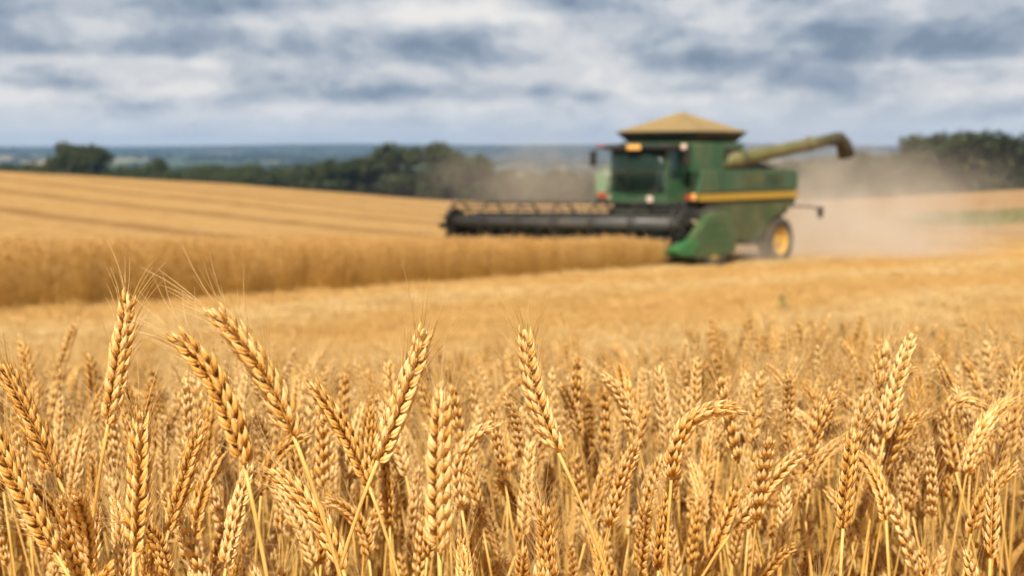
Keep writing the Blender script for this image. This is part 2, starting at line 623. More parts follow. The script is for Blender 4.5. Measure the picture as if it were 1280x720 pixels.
def make_ear(P, roll, scale=1.0, nodes=20, detail=2, awn_len=.038, rng=RNG, acc_e=None, acc_a=None, em=0, am=0, awn_p=.75, fat=1.0):
    """ear of wheat along the polyline P (base to tip). Two rows of spikelets, three husks each."""
    acc_e = acc_e or Acc()
    acc_a = acc_a or Acc()
    P = np.asarray(P, float)
    seg = np.linalg.norm(np.diff(P, axis=0), axis=1)
    cum = np.concatenate([[0], np.cumsum(seg)])
    Ltot = cum[-1]
    T, N, B = frames(P)

    def frame(t):
        d = np.clip(t, 0, 1) * Ltot
        f = lambda A: np.array([np.interp(d, cum, A[:, i]) for i in range(3)])
        p, tt, nn = f(P), nrm(f(T)), f(N)
        nn = nrm(nn - tt * np.dot(nn, tt))
        bb = np.cross(tt, nn)
        c, s = math.cos(roll), math.sin(roll)
        return p, tt, nn * c + bb * s, -nn * s + bb * c
    rings, k = ((7, 8), (5, 6), (3, 5))[2 - detail]
    # rachis
    tube(acc_e, P, .0011 * scale, 5 if detail else 4, em, .3)
    for i in range(nodes):
        t = (i + .35) / (nodes + .6)
        p, tt, nn, bb = frame(t)
        side = 1 if i % 2 == 0 else -1
        env = (.74 + .26 * math.sin(math.pi * min(1, (t + .12) * .95))) * (1.0 if t < .8 else 1 - (t - .8) * 1.5)
        L = .0134 * scale * env * rng.uniform(.86, 1.12)
        last = i >= nodes - 1
        for j, off in enumerate((-1, 1, 0)):
            if detail == 0 and j == 1 and i % 3:
                pass
            out = nn * side
            lean = R(21 if off else 27) * rng.uniform(.8, 1.2) * (1 - .35 * t)
            fan = R(20) * off * rng.uniform(.8, 1.2)
            if last:
                lean *= .3
            z = nrm(tt * math.cos(lean) + out * math.sin(lean) + bb * math.tan(fan) * .8 + rng.normal(0, .06, 3))
            xax = nrm(out * .8 + bb * off * .75 - z * np.dot(out * .8 + bb * off * .75, z))
            yax = np.cross(z, xax)
            LL = L * (1.0 if off else 1.08)
            V, Q, s = floret(LL, .00275 * scale * env * fat, .0022 * scale * env * fat, rings, k, .13)
            org = p + out * .0013 * scale + bb * off * .0020 * scale * env + (tt * .0022 * scale if off == 0 else 0) + (out * .0012 * scale if off == 0 else 0)
            W = org + V[:, :1] * xax + V[:, 1:2] * yax + V[:, 2:3] * z
            acc_e.add(W, Q, None, em, s, rng.uniform(0, 1))
            if off and detail and not last:          # papery outer glume clasping the grain
                gz_ = nrm(z + nn * side * .10 + bb * off * .34)
                gx = nrm(xax - gz_ * np.dot(xax, gz_)); gy = np.cross(gz_, gx)
                V, Q, s = floret(LL * rng.uniform(.62, .80), .0016 * scale * env, .0012 * scale * env, rings - 1, k - 1, .16)
                go_ = p + out * .0016 * scale + bb * off * .0030 * scale * env - tt * .0012 * scale
                acc_e.add(go_ + V[:, :1] * gx + V[:, 1:2] * gy + V[:, 2:3] * gz_, Q, None, em, .25 + .75 * s, rng.uniform(.3, 1))
            if rng.uniform() < awn_p * (.55 + .6 * t) and (off or t > .4):
                al = awn_len * rng.uniform(.5, 1.3) * (.75 + .4 * t)
                a0 = org + z * LL * .96
                dirn = nrm(z * .9 + tt * .40 + rng.normal(0, .12, 3))
                a1 = a0 + dirn * al * .5
                a2 = a0 + dirn * al + (out * .12 + bb * off * .12 + rng.normal(0, .05, 3)) * al
                n = 4 if detail else 3
                tube(acc_a, bez((a0, a1, a2), n), np.linspace(.00034, .00010, n) * scale * (1.0 if detail else 1.5), 3, am, rng.uniform(), cap=False)
    return acc_e, acc_a


def make_leaf(base, dirn, L, w, rng, acc=None, m=0):
    acc = acc or Acc()
    n = 10
    d = nrm(np.array([dirn[0], dirn[1], 0]))
    side0 = np.cross(d, [0, 0, 1])
    t = np.linspace(0, 1, n)
    droop = rng.uniform(.5, 1.5)
    H = (1.2 * t - droop * 1.3 * t * t) * L * .75
    D = (t - .12 * t * t) * L * .55
    C = np.asarray(base) + D[:, None] * d + H[:, None] * np.array([0, 0, 1.0]) + (rng.uniform(-.15, .15) * L * t * t)[:, None] * side0
    tw = rng.uniform(-2.5, 2.5) * t
    wid = w * np.minimum(1, t * 6 + .35) * (1 - t ** 2.2) + .0003
    Tn = np.gradient(C, axis=0)
    Tn /= np.linalg.norm(Tn, axis=1)[:, None]
    up = np.cross(side0, Tn)
    sd = np.cos(tw)[:, None] * side0 + np.sin(tw)[:, None] * up
    nv = np.cross(Tn, sd)
    V = np.concatenate([C - sd * wid[:, None], C + nv * (wid * .35)[:, None], C + sd * wid[:, None]], 0)
    Q = []
    for i in range(n - 1):
        Q.append((i, i + 1, n + i + 1, n + i))
        Q.append((n + i, n + i + 1, 2 * n + i + 1, 2 * n + i))
    acc.add(V, Q, None, m, np.tile(t, 3), rng.uniform())
    return acc


def stalk_curves(height, ear_len, lean, nod, az, rng):
    """polyline of stem and ear in local coordinates (root at origin). nod = extra bend over the ear."""
    d = np.array([math.cos(az), math.sin(az), 0])
    zt = height
    pb = np.array([0, 0, 0]) + d * math.sin(lean) * zt * .55 + np.array([0, 0, zt - ear_len * max(.3, math.cos(lean + nod * .5))])
    t0 = d * math.sin(lean) + np.array([0, 0, math.cos(lean)])
    t1 = d * math.sin(lean + nod) + np.array([0, 0, math.cos(lean + nod)])
    pm = pb + t0 * ear_len * .5
    pt = pm + t1 * ear_len * .5
    ear = bez((pb, pm, pt), 9)
    stem = bez((np.zeros(3), (0, 0, zt * .4), pb - t0 * zt * .28, pb), 14)
    return stem, ear


def joints(P, r0, r1):
    """stem radius with a slightly swollen node or two"""
    t = np.linspace(0, 1, len(P))
    r = r0 + (r1 - r0) * t
    k = int(len(P) * .62)
    r[k] *= 1.45
    return r


# ------------------------------------------------------------------ scatter (stuff only)
def scatter(name, pts, rots, scales, idx, variants, label, cat):
    me = bpy.data.meshes.new(name)
    me.vertices.add(len(pts))
    me.vertices.foreach_set('co', np.asarray(pts, np.float32).ravel())
    a = me.attributes.new('rot', 'FLOAT_VECTOR', 'POINT')
    a.data.foreach_set('vector', np.asarray(rots, np.float32).ravel())
    a = me.attributes.new('scl', 'FLOAT', 'POINT')
    a.data.foreach_set('value', np.asarray(scales, np.float32))
    a = me.attributes.new('idx', 'INT', 'POINT')
    a.data.foreach_set('value', np.asarray(idx, np.int32))
    me.update()
    o = link(bpy.data.objects.new(name, me))
    ng = bpy.data.node_groups.new(name, 'GeometryNodeTree')
    ng.interface.new_socket('Geometry', in_out='INPUT', socket_type='NodeSocketGeometry')
    ng.interface.new_socket('Geometry', in_out='OUTPUT', socket_type='NodeSocketGeometry')
    n, l = ng.nodes, ng.links
    gi, go = n.new('NodeGroupInput'), n.new('NodeGroupOutput')
    iop = n.new('GeometryNodeInstanceOnPoints')
    join = n.new('GeometryNodeJoinGeometry')
    for vme in variants:
        src = bpy.data.objects.new(vme.name, vme)          # geometry source only, never linked to the scene
        oi = n.new('GeometryNodeObjectInfo')
        oi.inputs['Object'].default_value = src
        gt = n.new('GeometryNodeGeometryToInstance')
        l.new(oi.outputs['Geometry'], gt.inputs[0])
        l.new(gt.outputs[0], join.inputs[0])
    l.new(gi.outputs[0], iop.inputs['Points'])
    l.new(join.outputs[0], iop.inputs['Instance'])
    iop.inputs['Pick Instance'].default_value = True

    def attr(nm, ty):
        q = n.new('GeometryNodeInputNamedAttribute')
        q.data_type = ty
        q.inputs['Name'].default_value = nm
        return q.outputs['Attribute']
    l.new(attr('idx', 'INT'), iop.inputs['Instance Index'])
    l.new(attr('rot', 'FLOAT_VECTOR'), iop.inputs['Rotation'])
    l.new(attr('scl', 'FLOAT'), iop.inputs['Scale'])
    l.new(iop.outputs[0], go.inputs[0])
    md = o.modifiers.new('scatter', 'NODES')
    md.node_group = ng
    tag(o, label, cat, kind='stuff')
    return o


WMATS = [M['stem'], M['ear'], M['awn'], M['leaf']]


def stalk_variant(name, rng, detail, lean=None, nod=None, height=None, leaves=2, awns=.75):
    acc = Acc()
    lean = R(rng.uniform(0, 14)) if lean is None else lean
    nod = R(max(0, rng.normal(12, 22))) if nod is None else nod
    h = .90 if height is None else height
    el = rng.uniform(.075, .10)
    stem, ear = stalk_curves(h, el, lean, nod, rng.uniform(0, 6.28), rng)
    tube(acc, stem, joints(stem, .0018, .0012), 5 if detail else 4, 0, rng.uniform(), cap=False)
    make_ear(ear, rng.uniform(0, 3.14), el / .095, int(round(20 * el / .095)) if detail else 14, detail, .036, rng, acc, acc, 1, 2, awns, rng.uniform(.95, 1.22) if detail else 1.35)
    for i in range(leaves):
        k = int(rng.integers(5, 11))
        a = rng.uniform(0, 6.28)
        make_leaf(stem[k], (math.cos(a), math.sin(a)), rng.uniform(.10, .24), rng.uniform(.003, .0055), rng, acc, 3)
    return acc.mesh(name, WMATS)


# ------------------------------------------------------------------ standing strip of uncut wheat
EDGE_A = np.array([4.35, 37.6])          # where the header's near end is cutting
EDGE_D = nrm(np.array([-6.75, 18.6]) - EDGE_A)
EDGE_N = np.array([EDGE_D[1], -EDGE_D[0]])
if EDGE_N[0] > 0:
    EDGE_N = -EDGE_N                       # towards the uncut side (left, away)
EDGE_N = EDGE_N if np.dot(EDGE_N, [-1, 1]) > 0 else -EDGE_N


def standing_strip():
    rng = np.random.default_rng(5)
    var = [stalk_variant('strip_stalk', rng, 0, leaves=3, height=.90, awns=.5) for _ in range(10)]
    pts = []

    def fill(n, t0, t1, d0, d1, p=1.0):
        t = rng.uniform(t0, t1, n)
        d = d0 + (d1 - d0) * rng.uniform(0, 1, n) ** p
        w = .16 * np.sin(t * 2.1) + .14 * np.sin(t * 5.3 + 1) + .10 * np.sin(t * 11.0 + 2)
        return EDGE_A + t[:, None] * EDGE_D + (d + w)[:, None] * EDGE_N
    pts.append(fill(16500, -.2, 30, 0, 1.4, 1.2))
    pts.append(fill(28000, .3, 30, 1.4, 11, 1.0))
    P = np.concatenate(pts)
    # nothing behind the cutter bar: header line runs from EDGE_A to the header's far end
    far = np.array([-1.6, 43.9])
    hd = nrm(far - EDGE_A)
    hn = np.array([hd[1], -hd[0]])
    if np.dot(hn, EDGE_D) < 0:
        hn = -hn
    P = P[(P - EDGE_A) @ hn > .15]
    z = ZC - drop(P[:, 0], P[:, 1])
    n = len(P)
    wave = np.sin(P[:, 0] * 1.9 + P[:, 1] * .8) * np.sin(P[:, 1] * 1.3 - P[:, 0] * .5 + 1)
    rots = np.stack([rng.normal(0, .13, n) + .13 * wave, rng.normal(0, .13, n) + .10 * np.sin(P[:, 0] * 2.7), rng.uniform(0, 6.28, n)], 1)
    scatter('standing_wheat', np.column_stack([P, z]), rots, (rng.normal(.97, .07, n) - .006 * np.clip(P[:, 1] - 18, 0, 20) + .07 * wave + .05 * np.sin(P[:, 0] * 4.3 + P[:, 1] * 3.1)).clip(.62, 1.14), rng.integers(0, len(var), n), var,
            'uncut strip of ripe golden wheat standing in front of the harvester header', 'wheat crop')


standing_strip()


# ------------------------------------------------------------------ stubble on the cut ground
def stubble():
    rng = np.random.default_rng(9)
    var = []
    for v in range(8):
        acc = Acc()
        for i in range(16):
            p = np.array([rng.normal(0, .09), rng.normal(0, .09), 0])
            h = rng.uniform(.04, .12)
            q = p + np.array([rng.normal(0, .05), rng.normal(0, .05), h])
            tube(acc, [p, (p + q) / 2, q], .0024, 3, 0, rng.uniform(), cap=False)
        for i in range(9):
            a = rng.uniform(0, 6.28)
            p = np.array([rng.normal(0, .12), rng.normal(0, .12), rng.uniform(.01, .07)])
            q = p + np.array([math.cos(a), math.sin(a), rng.uniform(-.12, .12)]) * rng.uniform(.1, .3)
            m_ = (p + q) / 2 + rng.normal(0, .015, 3)
            tube(acc, [p, m_, q], .0026, 3, 0, rng.uniform(), cap=False)
        var.append(acc.mesh('stubble_clump', [M['stubble']]))
    var2 = []
    for v in range(5):
        acc = Acc()
        for i in range(24):
            a = rng.uniform(0, 6.28)
            p = np.array([rng.normal(0, .13), rng.normal(0, .13), rng.uniform(.0, .05)])
            q = p + np.array([math.cos(a), math.sin(a), rng.uniform(-.08, .12)]) * rng.uniform(.1, .3)
            tube(acc, [p, (p + q) / 2 + rng.normal(0, .02, 3), q], .003, 3, 0, rng.uniform(), cap=False)
        var2.append(acc.mesh('straw_clump', [M['straw']]))
    n = 110000
    y = 5 + 47 * rng.uniform(0, 1, n) ** .8
    x = rng.uniform(-.46, .46, n) * (y + 3)
    P = np.stack([x, y], 1)
    d = (P - EDGE_A) @ EDGE_N
    t = (P - EDGE_A) @ EDGE_D
    P = P[~((d > .1) & (t > -.5))]
    q = ((P @ np.array([.785, -.62]) - 2.0 + .5 * np.sin(P[:, 1] * .35) + .35 * np.sin(P[:, 0] * .9 + 2)) / 6.2) % 1.0
    row = np.exp(-((q - .5) / .12) ** 2)                 # straw left in rows by earlier passes
    patchy = .5 + .5 * np.sin(P[:, 0] * 1.3 + P[:, 1] * .5) * np.sin(P[:, 1] * .9 - P[:, 0] * .35)

    def lay(name, keep, var, lift, tilt, s0, label, cat):
        Q = P[keep]
        n = len(Q)
        z = ZC - drop(Q[:, 0], Q[:, 1]) + rng.uniform(0, lift, n)
        rots = np.stack([rng.normal(0, tilt, n), rng.normal(0, tilt, n), rng.uniform(0, 6.28, n)], 1)
        scatter(name, np.column_stack([Q, z]), rots, rng.uniform(.7, 1.4, n) * s0, rng.integers(0, len(var), n), var, label, cat)
    u = rng.uniform(0, 1, len(P))
    lay('stubble', u < (.25 + .45 * patchy) * (1 - row), var, .01, .1, 1.0,
        'short cut stubble covering the harvested ground in front of the harvester', 'stubble')
    lay('straw', u < row * (.55 + .5 * patchy), var2, .05, .12, 1.1,
        'pale loose straw lying in long rows across the harvested ground', 'straw')

stubble()


# ------------------------------------------------------------------ trees
def foliage_mat(name, c0, c1):
    m = mat(name, c0, .7, .15)
    n, l = m.node_tree.nodes, m.node_tree.links
    b = n['Principled BSDF']
    a2 = n.new('ShaderNodeAttribute'); a2.attribute_name = 'rnd'
    oi = n.new('ShaderNodeObjectInfo')
    f = mth(n, l, 'ADD', mth(n, l, 'MULTIPLY', a2.outputs['Fac'], .8), mth(n, l, 'MULTIPLY', oi.outputs['Random'], .3), clamp=True)
    c = mixrgba(n, l, f, c0, c1)
    l.new(c, b.inputs['Base Color'])
    t = n.new('ShaderNodeBsdfTranslucent')
    l.new(c, t.inputs['Color'])
    mx = n.new('ShaderNodeMixShader'); mx.inputs[0].default_value = .2
    l.new(b.outputs[0], mx.inputs[1]); l.new(t.outputs[0], mx.inputs[2])
    l.new(mx.outputs[0], n['Material Output'].inputs['Surface'])
    return m


M['leaves'] = foliage_mat('tree_leaves', (.030, .046, .016), (.085, .100, .034))
M['bark'] = mat('bark', (.07, .05, .035), .9)


def leaf_clumps(centers, radii, per, size, rng):
    V, rnd = [], []
    for c, r in zip(centers, radii):
        k = int(per * (r ** 1.6))
        d = rng.normal(0, 1, (k, 3)); d /= np.linalg.norm(d, axis=1)[:, None]
        rad = r * rng.uniform(.55, 1.08, k) * (1 + .22 * np.sin(d[:, 0] * 5 + c[0]) * np.sin(d[:, 2] * 6 + c[1]))
        p = c + d * rad[:, None] * np.array([1, 1, .82])
        u = rng.normal(0, 1, (k, 3)); u /= np.linalg.norm(u, axis=1)[:, None]
        w = np.cross(u, rng.normal(0, 1, (k, 3))); w /= np.linalg.norm(w, axis=1)[:, None]
        s = size * rng.uniform(.5, 1.2, k)[:, None]
        V.append(np.stack([p - u * s, p + w * s * .6, p + u * s, p - w * s * .6], 1).reshape(-1, 3))
        rnd.append(np.repeat(np.clip(rng.uniform(0, .7, k) + rng.uniform(-.1, .3), 0, 1), 4))
    V = np.concatenate(V)
    Q = np.arange(len(V)).reshape(-1, 4)
    return V, Q, np.concatenate(rnd)


def tree_proto(seed, spread, hgt):
    """unit-less tree of height hgt; returns crown and trunk meshes"""
    rng = np.random.default_rng(seed)
    tr = Acc()
    tube(tr, bez(([0, 0, -.3], [.1, 0, hgt * .2], [.2, .1, hgt * .45]), 6), np.linspace(.42, .24, 6), 8)
    cs, rs = [], []
    for i in range(30):
        a = rng.uniform(0, 6.28)
        zt = rng.uniform(.12, .90)
        rmax = spread * math.sqrt(max(.05, 1 - ((zt - .5) / .52) ** 2))
        rr = rmax * math.sqrt(rng.uniform(.05, .9))
        c = np.array([math.cos(a) * rr, math.sin(a) * rr, zt * hgt])
        cs.append(c); rs.append(rng.uniform(.15, .23) * hgt * .9)
        tube(tr, bez(([.1, .05, hgt * rng.uniform(.2, .42)], [c[0] * .4, c[1] * .4, c[2] * .75], c), 5), np.linspace(.16, .03, 5), 5)
    V, Q, rnd = leaf_clumps(cs, rs, 80, .42, rng)
    cr = Acc(); cr.add(V, Q, None, 0, 0, rnd)
    return cr.mesh('crown', [M['leaves']], False), tr.mesh('trunk', [M['bark']])


def trees():
    protos = [tree_proto(21, 4.6, 12), tree_proto(22, 3.6, 12), tree_proto(23, 5.2, 12), tree_proto(24, 2.6, 12)]
    T = [  # px, top py, depth, proto, width factor, label, group
        (90, 180, 330, 0, .75, 'rounded dark tree on the left skyline, taller of the lone pair', None),
        (123, 186, 335, 1, .80, 'lower dark tree on the left skyline, right of its taller neighbour', None),
        (201, 200, 340, 3, .7, 'small dark bush tree poking above the hedge right of the lone pair', None),
        (422, 203, 330, 1, .9, 'low grey-green tree at the left foot of the central clump', None),
        (455, 196, 335, 0, .75, 'mid-height tree stepping up to the central clump from its left', None),
        (500, 186, 330, 1, 1.1, 'tall dark tree left of the biggest tree in the central clump', None),
        (562, 183, 325, 2, .85, 'broadest and tallest dark tree in the clump above the header', None),
        (598, 198, 330, 1, .8, 'tree leaning out on the right flank of the broadest central tree', None),
        (632, 212, 320, 0, .7, 'low tree at the right end of the central clump, fading into dust', None),
        (1064, 191, 262, 1, .9, 'first tree of the right wood, half hidden by dust under the auger spout', None),
        (1090, 189, 258, 0, .7, 'dust-veiled tree of the right wood, second from its left end', None),
        (1116, 191, 262, 1, .9, 'dark tree of the right wood left of the first tall crown', None),
        (1140, 187, 256, 0, .7, 'dark low-domed tree directly left of the first tall crown in the right wood', None),
        (1163, 169, 262, 3, 1.25, 'tall crown rising above the right wood, left one of two together', None),
        (1181, 165, 258, 3, 1.25, 'tall crown rising above the right wood, right one of two together', None),
        (1202, 183, 262, 1, .8, 'lower dark tree in the dip between the tall crowns of the right wood', None),
        (1222, 165, 256, 3, 1.5, 'single tall crown right of the dip in the right wood', None),
        (1245, 180, 260, 0, .6, 'dark tree of the right wood between the single tall crown and the far right', None),
        (1268, 170, 255, 1, .9, 'dark tall tree of the right wood nearest the right edge', None)]
    for (px, py, Y, pr, wf, lab, g) in T:
        x = (px - 640) / F * Y
        zt = at(px, py + (5 if px > 1050 else 0), Y)[2]
        zb = gz(x, Y)
        s = max(.3, (zt - zb) / 11.5)
        root = empty('tree', (x, Y, zb), rng_t.uniform(0, 6.28))
        tag(root, lab, 'tree', 'trees in the far clumps')
        for me, nm in zip(protos[pr], ('crown', 'trunk')):
            o = link(bpy.data.objects.new(nm, me), root)
        root.scale = (s * wf * 1.3, s * wf * 1.3, s)
    # masses nobody could count
    rng = np.random.default_rng(31)

    def mass(name, spec, per, label, cat):
        cs, rs = [], []
        for (p0, p1, t0, t1, Y0, Y1, n) in spec:
            for i in range(n):
                u = rng.uniform()
                px = p0 + (p1 - p0) * u
                Y = rng.uniform(Y0, Y1)
                top = at(px, t0 + (t1 - t0) * u + rng.normal(0, 2.0) + 1.5, Y)[2]
                x = (px - 640) / F * Y
                zb = gz(x, Y)
                h = max(1.5, top - zb)
                r = min(2.4, h * .45) * rng.uniform(.7, 1.1)
                for k in range(max(1, int(h / 2.2))):
                    zc_ = top - r - k * 2.2 + rng.normal(0, .3)
                    if zc_ < zb:
                        break
                    cs.append(np.array([x + rng.normal(0, 1.2), Y + rng.normal(0, 1.5), zc_])); rs.append(r)
        V, Q, rnd = leaf_clumps(cs, rs, 22, .5, rng)
        a = Acc(); a.add(V, Q, None, 0, 0, rnd)
        o = link(bpy.data.objects.new(name, a.mesh(name, [M['leaves']], False)))
        tag(o, label, cat, kind='stuff')
    mass('hedgerow', [(-120, 75, 203, 203, 330, 350, 60), (110, 440, 207, 203, 330, 360, 130), (140, 330, 211, 210, 320, 340, 40),
                      (400, 660, 205, 218, 335, 360, 70), (640, 780, 214, 214, 335, 360, 40)], 22,
         'dark hedgerow and scrub running along behind the crest of the left stubble hill', 'hedgerow')
    mass('wood', [(940, 1075, 203, 195, 268, 290, 70), (1060, 1180, 196, 191, 266, 300, 90), (1180, 1420, 191, 184, 266, 300, 130),
                  (1080, 1420, 205, 195, 258, 264, 60)], 22,
         'dark wood filling in between and below the tree crowns on the right skyline', 'wood')
    # far woods and hedges on the plain
    cs, rs = [], []
    for i in range(520):
        Y = rng.uniform(900, 4800)
        x = rng.uniform(-.46, .46) * Y
        nrow = rng.integers(3, 9)
        dx, dy = rng.normal(0, 1), rng.normal(0, .35)
        for k in range(nrow):
            xx, yy = x + dx * k * 12, Y + dy * k * 12
            r = rng.uniform(4, 8)
            cs.append(np.array([xx, yy, gz(xx, yy) + r * .5])); rs.append(r)
    V, Q, rnd = leaf_clumps(cs, rs, 2.2, 3.2, rng)
    a = Acc(); a.add(V, Q, None, 0, 0, rnd)
    o = link(bpy.data.objects.new('distant_woods', a.mesh('distant_woods', [M['leaves']], False)))
    tag(o, 'tiny blue-hazed woods and hedges scattered over the far plain and ridge', 'woodland', kind='stuff')


rng_t = np.random.default_rng(77)
trees()


# ------------------------------------------------------------------ green strip and weed
def grass_strip():
    rng = np.random.default_rng(41)
    m = foliage_mat('strip_grass', (.16, .18, .05), (.30, .28, .10))
    n = 5200
    px = rng.uniform(1140, 1420, n)
    V = []
    Y = 74 + rng.uniform(0, 1, n) * 17 + 1.5 * np.sin(px * .05)
    x = (px - 640) / F * Y
    z = ZC - drop(x, Y)
    h = rng.uniform(.12, .34, n) * np.clip((px - 1135) / 40, .3, 1)
    a = rng.uniform(0, 6.28, n)
    dx, dy = np.cos(a) * .11, np.sin(a) * .11
    P = np.stack([np.stack([x - dx, Y - dy, z], 1), np.stack([x + dx, Y + dy, z], 1),
                  np.stack([x + dx * .3 + rng.normal(0, .06, n), Y + rng.normal(0, .06, n), z + h], 1)], 1)
    acc = Acc()
    acc.add(P.reshape(-1, 3), None, np.arange(3 * n).reshape(-1, 3), 0, 0, np.repeat(rng.uniform(0, 1, n), 3))
    o = link(bpy.data.objects.new('grass', acc.mesh('grass', [m], False)))
    tag(o, 'strip of green grass across the far field at the right edge, below the wood', 'grass', kind='stuff')
    # one green weed in the cut field
    acc = Acc()
    for i in range(18):
        aa = rng.uniform(0, 6.28)
        make_leaf((rng.normal(0, .05), rng.normal(0, .05), rng.uniform(0, .22)), (math.cos(aa), math.sin(aa)), rng.uniform(.10, .24), .016, rng, acc)
    tube(acc, [(0, 0, -.03), (.01, 0, .2), (.03, .01, .42)], .006, 5)
    p = at(978, 392, 19.0)
    o = link(bpy.data.objects.new('weed', acc.mesh('weed', [m])))
    o.location = (p[0], p[1], gz(p[0], p[1]))
    tag(o, 'small green weed alone in the golden field right of centre', 'weed')


grass_strip()

# ------------------------------------------------------------------ combine harvester
O_XY = np.array([5.272, 43.0])
TH = 43.0


def paint(name, col, rough=.4, dusty=.35, dust=(.33, .25, .14), metal=0):
    m = mat(name, col, rough, .45, metal)
    n, l = m.node_tree.nodes, m.node_tree.links
    b = n['Principled BSDF']
    nz = noise_node(m, 1.3, 7, .65)
    nz2 = noise_node(m, 11, 4, .6)
    f = mth(n, l, 'ADD', mth(n, l, 'MULTIPLY', nz, .8), mth(n, l, 'MULTIPLY', nz2, .3))
    f = smooth(n, l, f, .40, .85, 0, dusty)
    l.new(mixrgba(n, l, f, col, dust), b.inputs['Base Color'])
    l.new(mth(n, l, 'ADD', mth(n, l, 'MULTIPLY', f, .8), rough, clamp=True), b.inputs['Roughness'])
    return m


M['green'] = paint('green_paint', (.028, .092, .040), .36, .28)
M['green2'] = paint('dusty_green_paint', (.052, .080, .028), .5, .35)
M['green3'] = paint('divider_green', (.042, .092, .030), .42, .32)
M['dkgreen'] = paint('dark_green_metal', (.012, .035, .014), .5, .25)
M['toe'] = paint('bright_toe_green', (.030, .15, .045), .4, .2)  # brighter green than the rest of the divider
M['yellow'] = paint('yellow_paint', (.46, .28, .02), .45, .35)
M['rim_yellow'] = paint('rim_yellow', (.62, .35, .01), .4, .15)
M['black'] = paint('black_metal', (.012, .012, .012), .5, .16)
M['grey'] = paint('grey_steel', (.075, .08, .08), .45, .25)
M['rubber'] = paint('tyre_rubber', (.016, .015, .014), .8, .45)
M['canvas'] = paint('tan_canvas', (.27, .185, .072), .85, .35)
M['olive'] = paint('olive_paint', (.115, .115, .035), .5, .5)
M['boot'] = paint('dark_boot_rubber', (.035, .032, .016), .7, .3)
M['cream'] = paint('straw_dust_metal', (.42, .33, .2), .7, .4)
M['cab_grey'] = mat('reflection_grey', (.42, .44, .45), .6)  # pale grey of the windscreen's stand-in reflection
M['rail'] = paint('pale_green_rail', (.22, .33, .20), .5, .3)


def emis(name, col, s):
    m = mat(name, col, .3, .5)
    b = m.node_tree.nodes['Principled BSDF']
    b.inputs['Emission Color'].default_value = (*col, 1)
    b.inputs['Emission Strength'].default_value = s
    return m


M['amber'] = emis('amber_lamp', (.9, .45, .12), .18)
M['white_lamp'] = emis('white_lamp', (.80, .60, .48), .08)
M['red_lamp'] = emis('red_lamp', (.40, .06, .02), .08)
g = mat('tinted_glass', (.022, .050, .036), .04, .8)
g.node_tree.nodes['Principled BSDF'].inputs['Alpha'].default_value = .55
M['glass'] = g


